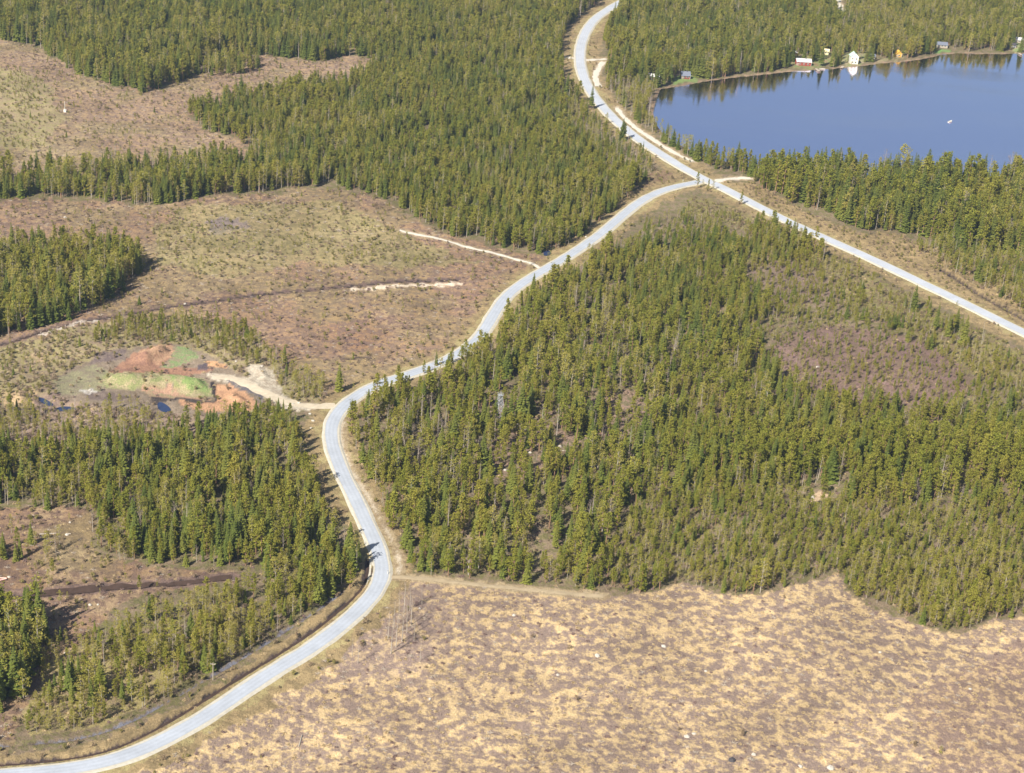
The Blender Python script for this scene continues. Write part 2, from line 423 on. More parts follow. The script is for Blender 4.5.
def leaf_material(name, dark, light, warm, trans=.25):
    m, t, b = nodes(name)
    oi = N(t, "ShaderNodeObjectInfo")
    tc = N(t, "ShaderNodeTexCoord")
    geo = N(t, "ShaderNodeNewGeometry")
    v = noise(t, .9, 2, .6, tc.outputs["Object"])
    isl = geo.outputs["Random Per Island"]
    c = mixc(t, mathn(t, 'ADD', mathn(t, 'MULTIPLY', v, .5), mathn(t, 'MULTIPLY', isl, .5)), dark, light)
    big = noise(t, .018, 3, .6, geo.outputs["Position"])
    k = mathn(t, 'ADD', mathn(t, 'MULTIPLY', oi.outputs["Random"], .55), mathn(t, 'MULTIPLY', mathn(t, 'SUBTRACT', big, .5), 1.6), True)
    c = mixc(t, k, c, warm)
    t.links.new(c, b.inputs["Base Color"])
    b.inputs["Roughness"].default_value = .7
    b.inputs["Specular IOR Level"].default_value = .2
    tr = N(t, "ShaderNodeBsdfTranslucent")
    t.links.new(c, tr.inputs[0])
    mx = N(t, "ShaderNodeMixShader")
    mx.inputs[0].default_value = trans
    out = t.nodes["Material Output"]
    t.links.new(b.outputs[0], mx.inputs[1])
    t.links.new(tr.outputs[0], mx.inputs[2])
    t.links.new(mx.outputs[0], out.inputs[0])
    return m

M = {
    'ground': ground_material(),
    'asphalt': plain('worn_pale_asphalt', (.46, .49, .54), .8, .18, .35, .4),
    'gravel': plain('pale_gravel', (.56, .51, .43), .95, .22, 1.2, .1),
    'dirt': plain('sandy_gravel', (.49, .415, .31), .95, .3, .6, .1),
    'shoulder': plain('dusty_shoulder', (.46, .425, .35), .95, .3, .8, .1),
    'peat': plain('wet_peat', (.058, .038, .030), .95, .5, .5, .1),
    'earth': plain('trodden_earth', (.36, .285, .185), .95, .3, .5, .1),
    'paint': plain('road_paint', (.80, .80, .78), .7, .1, 2.0),
    'pine_leaf': leaf_material('pine_needles', (.110, .130, .016), (.32, .318, .040), (.35, .30, .050), .32),
    'spruce_leaf': leaf_material('spruce_needles', (.055, .086, .017), (.21, .246, .042), (.28, .27, .05), .30),
    'birch_leaf': leaf_material('birch_leaves', (.28, .265, .045), (.43, .39, .075), (.41, .33, .10), .4),
    'twig': plain('bare_twigs', (.27, .21, .17), .9, .3, 1.0),
    'pine_bark': plain('pine_bark', (.28, .17, .105), .9, .35, 1.5),
    'spruce_bark': plain('spruce_bark', (.15, .115, .09), .9, .3, 1.5),
    'birch_bark': plain('birch_bark', (.40, .35, .29), .8, .3, 2.0),
    'stone': plain('pale_stone', (.45, .41, .35), .9, .25, 1.2),
    'red': plain('red_boards', (.30, .055, .04), .8, .2, 1.0),
    'darkred': plain('brown_red_boards', (.22, .06, .045), .8, .2, 1.0),
    'white': plain('white_paint', (.68, .66, .60), .6, .05, 1.0),
    'cream': plain('cream_boards', (.70, .62, .38), .7, .1, 1.0),
    'paleroof': plain('pale_sheet_roof', (.55, .54, .53), .5, .08, 1.0, .5),
    'blueroof': plain('blue_grey_roof', (.16, .175, .22), .5, .1, 1.0, .5),
    'greenroof': plain('pale_green_roof', (.46, .60, .52), .5, .1, 1.0, .5),
    'darkroof': plain('dark_felt_roof', (.06, .055, .06), .8, .2, 1.0),
    'brownroof': plain('rust_tile_roof', (.36, .15, .085), .8, .2, 1.0),
    'yellow': plain('yellow_boards', (.66, .40, .07), .7, .1, 1.0),
    'glass': plain('window_glass', (.03, .04, .05), .1, .1, 1.0, .6),
    'grey': plain('galvanised_steel', (.36, .37, .38), .5, .15, 2.0, .5),
    'wood': plain('grey_timber', (.40, .34, .27), .85, .2, 1.5),
    'rust': plain('pinkish_boards', (.72, .45, .38), .8, .2, 1.5),
}

# ------------------------------------------------------------------ the ground sheet
def build_ground():
    rows = np.r_[np.linspace(-385, -140, 34), np.linspace(-132, -92, 11), np.arange(-86, 846, 2.0), np.arange(850, 950, 6)]
    v = (rows - H_PX / 2) / F
    ys = (CP - v * SP) * H / (SP + v * CP)
    ys = np.r_[ys, np.linspace(ys[-1], -500, 16)[1:]]
    rw = np.r_[rows, np.full(15, rows[-1])]
    cols = np.r_[np.linspace(-1200, -300, 18), np.linspace(-285, -85, 14), np.arange(-80, 1110, 2.0), np.linspace(1116, 1310, 14), np.linspace(1330, 2230, 18)]
    depth = H / (SP + (rw - H_PX / 2) / F * CP)
    X = (cols[None, :] - W_PX / 2) / F * depth[:, None]
    Y = np.repeat(ys[:, None], X.shape[1], 1)
    nr, nc = X.shape
    x, y = X.ravel(), Y.ravel()
    rd, ls = road_dist(x, y), lake_sdf(x, y)
    z = height(x, y, rd, ls)
    px, pyy = proj(x, y, 0.0)
    far = y < 250
    px = np.where(far, -9999, px)
    jx = px + (fbm(x / 9, y / 9, 31, 3) - .5) * 16
    jy = pyy + (fbm(x / 9, y / 9, 37, 3) - .5) * 10
    n = len(x)
    A, B, S = np.tile(FLOOR_A, (n, 1)), np.tile(FLOOR_B, (n, 1)), np.full(n, .5)
    def put(mask, a, b, s):
        A[mask], B[mask], S[mask] = a, b, s
    jx = jx + (fbm(x / 2.5, y / 2.5, 33, 2) - .5) * 10
    jy = jy + (fbm(x / 2.5, y / 2.5, 39, 2) - .5) * 6
    for poly, a, b, s in ZONES:
        put(inside(poly, jx, jy), a, b, s)
    # regrowth: olive and pale grassy patches through the felled ground
    reg = np.zeros(n, bool)
    for i in (0, 3, 5, 7, 11):
        reg |= inside(ZONES[i][0], jx, jy)
    g1 = (sstep(.44, .62, fbm(x / 26, y / 26, 45, 4)) * .36 * reg)[:, None]
    g2 = (sstep(.52, .68, fbm(x / 15, y / 15, 47, 4)) * .40 * reg)[:, None]
    A = A * (1 - g1) + np.array((.255, .225, .095)) * g1
    B = B * (1 - g1) + np.array((.19, .165, .075)) * g1
    A = A * (1 - g2) + np.array((.40, .31, .185)) * g2
    kx = px + (fbm(x / 4, y / 4, 41, 2) - .5) * 5
    ky = pyy + (fbm(x / 4, y / 4, 43, 2) - .5) * 3
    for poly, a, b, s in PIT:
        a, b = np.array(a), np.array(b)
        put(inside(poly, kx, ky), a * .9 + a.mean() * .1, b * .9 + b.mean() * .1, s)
    wob = (fbm(x / 5, y / 5, 51, 3) - .5) * 9
    dm, dn = dist_line(MAIN[::2], x, y) + wob, dist_line(MINOR[::2], x, y) + wob
    put(((dm < 13) | (dn < 9.5)) & (rd > 3), (.30, .22, .115), (.20, .15, .08), .48)
    put(((dm < 6.5) | (dn < 5.2)) & (rd > 3), (.33, .27, .13), (.235, .18, .09), .45)
    for k, (w, L) in W_TRACK.items():
        if k == 'pit_road':
            continue
        d = dist_line(L, x, y) + wob * .25
        put(d < w * .5 + 1.4, (.36, .28, .17), (.27, .20, .12), .45)
        put(d < w * .5, (.50, .42, .31) if k != 'field_track' else (.36, .285, .185), (.36, .28, .19), .45)
    for k, (w, d_, L) in W_DITCH.items():
        d = dist_line(L, x, y) + wob * .2
        if k in ('peat_track', 'peat_ditch'):
            put(d < w * 1.15, (.20, .135, .105), (.14, .095, .08), .5)
        a = (.052, .040, .038) if k != 'brook' else (.16, .16, .19)
        put(d < w * .5, a, (.11, .08, .07), .4)
    # pale sandy strip beside the peat track
    strip = smooth_line(at_np([(352, 291), (380, 289), (409, 286.5), (440, 285), (460, 283)]), 2)
    put(dist_line(strip, x, y) + wob * .35 < 1.6, (.62, .52, .40), (.40, .29, .2), .4)
    strip = smooth_line(at_np([(40, 335), (62, 328), (80, 323.5), (100, 321.5)]), 2)
    put(dist_line(strip, x, y) + wob * .35 < 1.5, (.50, .44, .38), (.32, .24, .17), .4)
    # shore
    put((ls > -4) & (ls < 1.2 + wob * .3), (.27, .19, .12), (.17, .13, .09), .4)
    put(ls <= -4, (.05, .05, .045), (.04, .04, .04), .5)
    idx = np.arange(nr * nc).reshape(nr, nc)
    q = np.stack([idx[1:, :-1], idx[1:, 1:], idx[:-1, 1:], idx[:-1, :-1]], -1).reshape(-1, 4)
    me = bpy.data.meshes.new("ground")
    me.vertices.add(n)
    me.vertices.foreach_set("co", np.stack([x, y, z], 1).ravel())
    me.loops.add(q.size)
    me.loops.foreach_set("vertex_index", q.ravel().astype(np.int32))
    me.polygons.add(len(q))
    me.polygons.foreach_set("loop_start", np.arange(0, q.size, 4, dtype=np.int32))
    me.polygons.foreach_set("use_smooth", np.ones(len(q), bool))
    me.update()
    me.validate()
    for nm, arr in (("zone_a", A), ("zone_b", B)):
        a = me.attributes.new(nm, 'FLOAT_COLOR', 'POINT')
        a.data.foreach_set("color", np.c_[arr, np.ones(n)].ravel())
    a = me.attributes.new("zone_share", 'FLOAT', 'POINT')
    a.data.foreach_set("value", S)
    me.materials.append(M['ground'])
    o = bpy.data.objects.new("ground", me)
    COL.objects.link(o)
    tag(o, kind='structure')
    return o
build_ground()

# ------------------------------------------------------------------ lake and ponds
def water_material(name, rough, bump, deep, ior=1.33, mirror=0.0):
    m, t, b = nodes(name)
    tc = N(t, "ShaderNodeTexCoord")
    b.inputs["Base Color"].default_value = (*deep, 1)
    b.inputs["IOR"].default_value = ior
    b.inputs["Metallic"].default_value = mirror
    b.inputs["Specular IOR Level"].default_value = .5
    w = noise(t, .02, 3, .6, tc.outputs["Object"], (.6, 1.6, 1))
    r = mathn(t, 'ADD', mathn(t, 'MULTIPLY', w, rough * 1.2), rough * .4)
    t.links.new(r, b.inputs["Roughness"])
    bp = N(t, "ShaderNodeBump")
    bp.inputs["Distance"].default_value = .3
    gust = noise(t, .012, 3, .55, tc.outputs['Object'], (.7, 2.2, 1))
    t.links.new(mathn(t, 'ADD', mathn(t, 'MULTIPLY', mathn(t, 'MULTIPLY', mathn(t, 'SUBTRACT', gust, .46), 6.0, True), bump * 3), bump * .5), bp.inputs['Strength'])
    t.links.new(noise(t, .9, 3, .6, tc.outputs["Object"]), bp.inputs["Height"])
    t.links.new(bp.outputs[0], b.inputs["Normal"])
    return m
def sheet(name, P, z, m):
    P = [(p[0], p[1], z) for p in P]
    return link(name, P, [tuple(range(len(P)))], [m])
lk = smooth_line(np.vstack([LAKE, LAKE[:1]]), 4.0, 1)
c0 = lk.mean(0)
nrm = []
out = []
area = np.sum(lk[:-1, 0] * lk[1:, 1] - lk[1:, 0] * lk[:-1, 1])
sg = 1 if area > 0 else -1
for i in range(len(lk)):
    d = lk[(i + 1) % len(lk)] - lk[i - 1]
    d = d / max(np.hypot(*d), 1e-6)
    out.append(lk[i] + np.array([d[1], -d[0]]) * sg * 1.5)
tag(sheet("lake_water", out if sg > 0 else out[::-1], -0.35, water_material('lake_water', .07, .11, (.90, .81, .98), 1.33, 1.0)), kind='structure')
for poly in PONDS:
    P = at_np(poly)[::-1]
    P = smooth_line(np.vstack([P, P[:1]]), .8, 2)
    tag(sheet("pond_water", P, -0.22, water_material('pond_water', .06, .08, (.03, .045, .10))), kind='structure')

# ------------------------------------------------------------------ roads
def offsets(L):
    d = np.gradient(L, axis=0)
    d /= np.maximum(np.hypot(d[:, 0], d[:, 1])[:, None], 1e-6)
    return np.stack([-d[:, 1], d[:, 0]], 1)
def ribbon(name, L, prof, m, wobble=0.0, seed=0, z_of=None):
    nv = offsets(L)
    s = np.arange(len(L))
    V = []
    for k, (o, z) in enumerate(prof):
        w = o + (vnoise(s * .45, np.full(len(L), k * 7.3), seed) - .5) * wobble
        p = L + nv * (w[:, None] if np.ndim(w) else w)
        zz = np.full(len(L), z) if z_of is None else z_of(p[:, 0], p[:, 1]) + z
        V.append(np.c_[p, zz])
    n, k = len(L), len(prof)
    V = np.stack(V, 1).reshape(-1, 3)
    Fc = [(i * k + j, i * k + j + 1, (i + 1) * k + j + 1, (i + 1) * k + j) for i in range(n - 1) for j in range(k - 1)]
    o = link(name, V, Fc, [m])
    at_ = o.data.attributes.new('across', 'FLOAT', 'POINT')
    at_.data.foreach_set('value', np.tile([p[0] for p in prof], n).astype(np.float32))
    o.data.update()
    if o.data.polygons[0].normal.z < 0:
        o.data.flip_normals()
    return o
def dashes(name, L, off, w, on, gap, z, m):
    nv = offsets(L)
    V, Fc = [], []
    step = np.hypot(*(L[1] - L[0]))
    i = 0
    while (i + on) < len(L):
        for j in range(i, i + on):
            a, b = L[j] + nv[j] * off, L[j + 1] + nv[j + 1] * off
            q = len(V)
            V += [(*(a - nv[j] * w), z), (*(b - nv[j + 1] * w), z), (*(b + nv[j + 1] * w), z), (*(a + nv[j] * w), z)]
            Fc.append((q, q + 1, q + 2, q + 3))
        i += on + gap
    return link(name, V, Fc, [m])
def road(name, L, half, sh, m, z0):
    tag(ribbon(name + '_shoulder', L, [(-half - sh - 1.2, -.15), (-half - sh, z0), (half + sh, z0), (half + sh + 1.2, -.15)], M['shoulder'], .7, 3), kind='structure')
    tag(ribbon(name, L, [(-half, z0 + .02), (-half / 2, z0 + .045), (0, z0 + .06), (half / 2, z0 + .045), (half, z0 + .02)], m, .25, 5), kind='structure')
    fine = smooth_line(L, 1.5, 1)
    if half > 2.9:
        tag(dashes(name + '_centre_marking', fine, 0, .06, 2, 6, z0 + .075, M['paint']), kind='structure')
        for s in (-1, 1):
            tag(dashes(name + '_edge_marking', fine, s * (half - .3), .07, len(fine) - 2, 2, z0 + .045, M['paint']), kind='structure')
def asphalt_material(name, c, wear):
    # wheel tracks worn pale along each lane, darker oil line and crumbling edge between them
    m, t, b = nodes(name)
    ac = N(t, "ShaderNodeAttribute", attribute_name='across').outputs["Fac"]
    tc = N(t, "ShaderNodeTexCoord").outputs["Object"]
    band = mathn(t, 'ADD', mathn(t, 'MULTIPLY', mathn(t, 'COSINE', mathn(t, 'MULTIPLY', ac, 4.4)), .5), .5)
    v = mathn(t, 'ADD', mathn(t, 'MULTIPLY', band, .17), mathn(t, 'MULTIPLY', noise(t, .12, 4, .65, tc), .95))
    v = mathn(t, 'ADD', v, mathn(t, 'MULTIPLY', mathn(t, 'SUBTRACT', noise(t, 1.4, 3, .6, tc), .5), .5))
    col = mixc(t, v, tuple(x * (1 - wear) for x in c), tuple(x * (1 + wear) for x in c))
    t.links.new(col, b.inputs["Base Color"])
    b.inputs["Roughness"].default_value = .8
    return m
road('main_road', MAIN, 2.85, .5, asphalt_material('main_asphalt', (.40, .42, .46), .26), .30)
road('forest_road', MINOR[1:], 2.25, .5, asphalt_material('side_asphalt', (.35, .375, .42), .28), .26)
for k, (w, L) in W_TRACK.items():
    nm = {'pit_road': 'pit_track', 'far_road': 'gravel_road', 'roadside_path': 'gravel_path'}.get(k, 'gravel_track')
    if k in ('roadside_path',):
        continue
    h = w / 2
    tag(ribbon(nm, L, [(-h, .03), (-h * .5, .10), (h * .5, .10), (h, .03)], M['earth'] if k == 'field_track' else M['dirt'] if k == 'pit_road' else M['gravel'], w * .35, hash(k) % 1000 if False else len(k), height), kind='structure')

for k, (w, d, L) in W_DITCH.items():
    if k == 'brook':
        continue
    h = {'peat_track': .75, 'peat_ditch': 1.5, 'scrub_ditch': .35, 'road_ditch': .45, 'right_ditch': .7}[k]
    tag(ribbon('peat_track' if k == 'peat_track' else 'ditch', L, [(-h, .05), (0, .10), (h, .05)], M['peat'], h * .8, len(k), height), kind='structure')

# ------------------------------------------------------------------ trees: one mesh set per form
def R(a, b): return random.uniform(a, b)
def tuft(mb, c, r, n, w, l, up=.4, sp=.6):
    for _ in range(n):
        d = Vector((random.gauss(0, 1), random.gauss(0, 1), random.gauss(0, .8)))
        p = Vector(c) + Vector((d.x, d.y, d.z * .7)) * r * .5
        a = Vector((random.gauss(0, 1), random.gauss(0, 1), random.gauss(up, sp))).normalized()
        b = a.orthogonal().normalized()
        b = (b * math.cos(R(0, 6)) + a.cross(b) * math.sin(R(0, 6))).normalized()
        s, q = R(.7, 1.3) * w, R(.7, 1.3) * l
        mb.add([p - a * q * .5, p + b * s * .5, p + a * q * .6, p - b * s * .5], [(0, 1, 2, 3)])
def spruce(h, r, low=.08):
    tr, cr = MB(), MB()
    tr.bar((0, 0, -.3), (0, 0, h * .97), .16, .02, 6)
    z, k = h * low, 0
    while z < h * .985:
        t = (z - h * low) / (h * (1 - low))
        rad = r * (1 - t) ** .85 * R(.8, 1.15) + .12
        n = 7 if t < .7 else 5
        a0 = R(0, 6.28)
        for j in range(n):
            a = a0 + 6.283 * j / n + R(-.3, .3)
            q = rad * R(.7, 1.2)
            d, sd = Vector((math.cos(a), math.sin(a), 0)), Vector((-math.sin(a), math.cos(a), 0))
            drop = q * R(.25, .5) * (1 - t * .9)
            base, tip = Vector((0, 0, z)), d * q + Vector((0, 0, z - drop))
            if q > .7:
                tr.bar(base, base.lerp(tip, .7), .03, .012, 3)
            for (f0, f1, wd) in ((.1, .62, .30), (.45, 1.05, .34)):
                p0, p1 = base.lerp(tip, f0), base.lerp(tip, f1)
                m = p0.lerp(p1, .55)
                ww = q * wd * R(.7, 1.1) + .08
                cr.add([p0, m + sd * ww + Vector((0, 0, -.12 * q)), p1, m - sd * ww + Vector((0, 0, -.12 * q))], [(0, 1, 2, 3)])
                cr.add([p0, p0.lerp(p1, .5) - Vector((0, 0, .28 * q + .1)), p1, p0.lerp(p1, .6) + Vector((0, 0, .05))], [(0, 1, 2, 3)])
        z += h * .045 * R(.75, 1.2) * (1.05 - .4 * t)
    cr.add([(.09, 0, h * .93), (0, .1, h * .94), (0, 0, h * 1.02)], [(0, 1, 2)])
    return tr, cr
def pine(h, r, low=.35, n=34, lop=0.0, wide=.62):
    tr, cr = MB(), MB()
    bx, by = R(-.25, .25), R(-.25, .25)
    pts = [Vector((0, 0, -.3)), Vector((bx, by, h * .4)), Vector((bx * 1.6, by * .6, h * .75)), Vector((bx, by, h * .98))]
    rr = [.19, .14, .08, .02]
    for i in range(3):
        tr.bar(pts[i], pts[i + 1], rr[i], rr[i + 1], 6)
    for i in range(n):
        t = (i + R(0, 1)) / n
        z = h * (low + (1 - low) * t)
        env = max(.12, min(1.0, (1.02 - t) * 1.55) ** .8 * min(1.0, .55 + 2.2 * t))
        a = R(0, 6.28)
        q = r * env * R(.35, 1.05) * (1 + lop * math.cos(a - 1.0))
        c = Vector((bx + math.cos(a) * q, by + math.sin(a) * q, min(z + q * .2, h)))
        if i % 2 == 0 and q > .5:
            tr.bar((bx, by, z - q * .25), c, .05, .02, 3)
        tuft(cr, c, R(.75, 1.15) * wide, 17, .30, .50, .5)
    tuft(cr, (bx, by, h), .35, 6, .2, .5, 1)
    return tr, cr
def birch(h, r, n=46, low=.25, dens=8):
    tr, cr = MB(), MB()
    bx, by = R(-.4, .4), R(-.4, .4)
    tr.bar((0, 0, -.3), (bx * .5, by * .5, h * .5), .12, .08, 5)
    tr.bar((bx * .5, by * .5, h * .5), (bx, by, h * .97), .08, .012, 5)
    for i in range(n):
        t = (i + R(0, 1)) / n
        z = h * (low + (1 - low) * t)
        env = max(.12, math.sin(math.pi * (.12 + .86 * t)) ** .75)
        a = R(0, 6.28)
        q = r * env * R(.3, 1.05)
        c = Vector((bx + math.cos(a) * q, by + math.sin(a) * q, min(h, z + q * .5)))
        if i % 2 == 0:
            tr.bar((bx * .7, by * .7, z - q * .4), c, .03, .008, 3)
        tuft(cr, c, .62, dens, .26, .42, .1)
    return tr, cr
def bare(h, r, n=22):
    tr, cr = MB(), MB()
    bx, by = R(-.4, .4), R(-.4, .4)
    tr.bar((0, 0, -.3), (bx * .5, by * .5, h * .5), .13, .09, 5)
    tr.bar((bx * .5, by * .5, h * .5), (bx, by, h * .98), .09, .012, 5)
    for i in range(n):
        t = (i + R(0, 1)) / n
        z = h * (.28 + .68 * t)
        a, q = R(0, 6.28), r * R(.5, 1.0) * max(.2, math.sin(math.pi * (.15 + .8 * t)))
        s, e = Vector((bx * .7, by * .7, z)), Vector((bx + math.cos(a) * q, by + math.sin(a) * q, min(h, z + q * R(.5, 1.1))))
        cr.bar(s, e, .035, .01, 3)
        for _ in range(4):
            f = s.lerp(e, R(.4, 1))
            cr.bar(f, f + Vector((R(-.6, .6), R(-.6, .6), R(.1, .7))), .022, .006, 3)
    return tr, cr
def bush(h, r, n=9, flat=False):
    tr, cr = MB(), MB()
    for i in range(5):
        a = R(0, 6.28)
        tr.bar((0, 0, -.1), (math.cos(a) * r * .6, math.sin(a) * r * .6, h * .8), .025, .008, 3)
    for i in range(n):
        a, q = R(0, 6.28), r * R(0, .8)
        tuft(cr, (math.cos(a) * q, math.sin(a) * q, h * R(.25, .95)), .45 * r, 9, .2 * r + .05, .34 * r + .05, 0 if flat else .3, .12 if flat else .6)
    return tr, cr
def brash(n=14):
    tr, cr = MB(), MB()
    for i in range(n):
        a, q = R(0, 6.28), R(.3, 1.1)
        c = Vector((R(-.9, .9), R(-.6, .6), R(.08, .35)))
        d = Vector((math.cos(a) * q, math.sin(a) * q, R(-.06, .12)))
        (cr if i % 3 else tr).bar(c - d, c + d, R(.03, .06), .02, 4)
    return tr, cr
def sapling(h, r):
    tr, cr = MB(), MB()
    tr.bar((0, 0, -.1), (0, 0, h * .9), .04, .01, 4)
    for i in range(9):
        t = (i + R(0, 1)) / 9
        a, q = R(0, 6.28), r * (1 - t) * R(.5, 1)
        tuft(cr, (math.cos(a) * q, math.sin(a) * q, h * (.15 + .85 * t)), .4, 6, .18, .34, .7)
    return tr, cr

KINDS = {   # bark, leaf, base height, forms: (words, builder)
    'pine_tree': ('pine_bark', 'pine_leaf', 12.0, [
        ('broad round-topped', lambda: pine(12, 1.9, .30, 48, 0, .70)), ('narrow pointed', lambda: pine(12, 1.3, .16, 46, 0, .58)),
        ('lopsided', lambda: pine(12, 1.65, .24, 42, .4, .64)), ('thin-crowned long-trunked', lambda: pine(12, 1.5, .42, 34, .2, .6)),
        ('bushy low-branched', lambda: pine(12, 1.75, .08, 56, 0, .66)), ('ragged open', lambda: pine(12, 1.6, .24, 34, .3, .6))]),
    'spruce_tree': ('spruce_bark', 'spruce_leaf', 12.0, [
        ('slender spire-shaped', lambda: spruce(12, 1.45)), ('full conical', lambda: spruce(12, 2.0, .05)),
        ('narrow long-trunked', lambda: spruce(12, 1.35, .2)), ('wide-skirted', lambda: spruce(12, 2.3, .03)), ('uneven conical', lambda: spruce(12, 1.7, .12))]),
    'birch_tree': ('birch_bark', 'birch_leaf', 11.0, [
        ('slim', lambda: birch(11, 1.5, 40, .25, 8)), ('broad', lambda: birch(11, 2.1, 52, .2, 8)), ('wispy', lambda: birch(11, 1.5, 34, .35, 6)), ('upright dense', lambda: birch(11, 1.7, 52, .15, 9))]),
    'bare_birch': ('birch_bark', 'twig', 11.0, [
        ('slim', lambda: bare(11, 1.3)), ('many-branched', lambda: bare(11, 1.9, 30)), ('sparse pole-like', lambda: bare(11, .9, 12))]),
}
FORMS = {}          # kind -> [(words, trunk mesh, crown mesh, joined mesh)]
def mesh_of(name, mb_list, mats):
    v, f, mi = [], [], []
    for i, mb in enumerate(mb_list):
        n = len(v)
        v += mb.v
        f += [tuple(k + n for k in q) for q in mb.f]
        mi += [i] * len(mb.f)
    me = bpy.data.meshes.new(name)
    me.from_pydata(v, [], f)
    for m in mats:
        me.materials.append(m)
    me.polygons.foreach_set("material_index", np.asarray(mi, np.int32))
    me.update()
    return me
for kind, (bk, lf, bh, forms) in KINDS.items():
    FORMS[kind] = []
    for words, fn in forms:
        tr, cr = fn()
        FORMS[kind].append((words, mesh_of('trunk', [tr], [M[bk]]), mesh_of('crown', [cr], [M[lf]]), mesh_of(kind, [tr, cr], [M[bk], M[lf]])))

# ------------------------------------------------------------------ where trees stand: outlines of the stands in the photograph
BIGTOP = [(-200, -70), (640, -70), (620, -8), (598, 4), (578, 17), (566, 30), (558, 40), (556, 60), (558, 88), (570, 96), (592, 112), (619, 138), (645, 156), (655, 168), (640, 186), (618, 207), (596, 228), (578, 240), (555, 254),
          (542, 251), (509, 249), (475, 239.5), (442, 232.5), (409, 215), (385, 191), (362, 193), (342, 186), (300, 186), (250, 193), (207, 196), (150, 206), (113, 201), (43, 195), (0, 198), (-200, 205)]
CLEAR1 = ZONES[0][0]
CLUMP = [(196, 74), (204, 62), (225, 58), (256, 60), (262, 68), (244, 76), (215, 77)]
F4 = [(-200, 262), (0, 258), (60, 250), (110, 248), (130, 254), (146, 268), (132, 284), (110, 297), (67, 322), (0, 338), (-200, 372)]
F5 = [(85, 345), (120, 322), (180, 317), (235, 324), (262, 345), (296, 372), (320, 387), (322, 401), (296, 401), (272, 376), (236, 360), (200, 350), (150, 343), (105, 346)]
F6 = [(-200, 446), (0, 442), (60, 441), (130, 441), (165, 434), (200, 426), (240, 417), (275, 411), (290, 418), (300, 432), (308, 452), (325, 480), (345, 508), (356, 532), (362, 560), (357, 584), (342, 595), (310, 614), (285, 629),
      (260, 644), (230, 663), (200, 681), (170, 698), (145, 711), (118, 724), (95, 731), (60, 700), (80, 665), (110, 640), (120, 602), (175, 590), (240, 580), (236, 570), (170, 566), (112, 558), (92, 545), (98, 524), (88, 512), (45, 507), (-200, 480)]
F6B = [(-200, 535), (0, 548), (30, 543), (62, 550), (66, 563), (30, 567), (-200, 570)]
F8 = [(-200, 615), (0, 622), (22, 616), (40, 620), (46, 640), (36, 662), (26, 690), (8, 712), (-200, 730)]
F9 = [(349, 424), (352, 411), (372, 404), (405, 390), (440, 377), (470, 362), (490, 345), (506, 322), (522, 304), (545, 290), (575, 275), (600, 260), (625, 241), (650, 224), (690, 210), (720, 214), (760, 226), (800, 245), (840, 268),
      (880, 290), (920, 311), (960, 331), (1000, 352), (1060, 382), (1200, 450), (1200, 612), (1024, 615), (989, 619), (959, 630), (926, 627), (882, 608), (852, 595), (836, 573), (816, 578), (776, 590), (742, 592), (682, 582),
      (640, 591), (600, 590), (560, 587), (500, 581), (442, 576), (410, 573), (404, 558), (392, 532), (374, 503), (358, 478), (351, 455)]
F10 = [(655, 136), (676, 146), (700, 158), (730, 165), (765, 173), (820, 180), (900, 185), (1024, 187), (1200, 190), (1200, 285), (1024, 258), (985, 252), (960, 246), (936, 240), (896, 232), (859, 230), (815, 210), (776, 194), (759, 187), (745, 174), (715, 169), (692, 158), (668, 146)]
F10B = [(936, 242), (985, 254), (1024, 262), (1200, 300), (1200, 390), (1060, 330), (1020, 310), (985, 291), (955, 272), (930, 262), (915, 252)]
F11 = [(640, -70), (1200, -70), (1200, 48), (1024, 51), (990, 51.8), (960, 51), (941, 51.8), (934, 54), (921, 56.5), (902, 59.5), (882, 60.5), (863, 63), (843, 65.5), (824, 67), (808, 68), (792, 69), (765, 72), (734, 75), (704, 79), (679, 84),
       (659, 87), (653, 98), (650, 112), (652, 124), (658, 133), (648, 132), (632, 118), (614, 98), (603, 80), (611, 62), (606, 50), (603, 40), (612, 24), (630, 8), (660, -8)]
HEATH1, HEATH2 = ZONES[13][0], ZONES[14][0]
GAPS9 = [([(482, 402), (530, 402), (560, 412), (556, 432), (520, 436), (486, 424)], .3), ([(500, 440), (560, 440), (540, 478), (500, 500), (478, 480)], .5), ([(588, 388), (632, 392), (645, 420), (622, 442), (600, 430), (585, 410)], .4), ([(480, 500), (560, 480), (580, 520), (520, 550), (480, 530)], .7)]
HOUSE_PX = [(653.7, 80, 8), (685, 77, 10), (802, 65, 13), (793, 54, 6), (826, 54, 6), (853, 64, 10), (872, 58, 5), (898, 57, 7), (941, 48, 9), (938, 31, 5), (943, 31, 5), (982, 23, 4), (1019, 43, 7), (1012, 48, 5), (634, 52, 5), (989, 37, 4), (499, 416, 4),
            (812, 498, 4), (164, 407, 6), (62, 409, 6), (45, 402, 5), (548, 253, 4), (668, 83, 3), (831, 0, 7), (836, 7, 7), (842, 16, 8)]

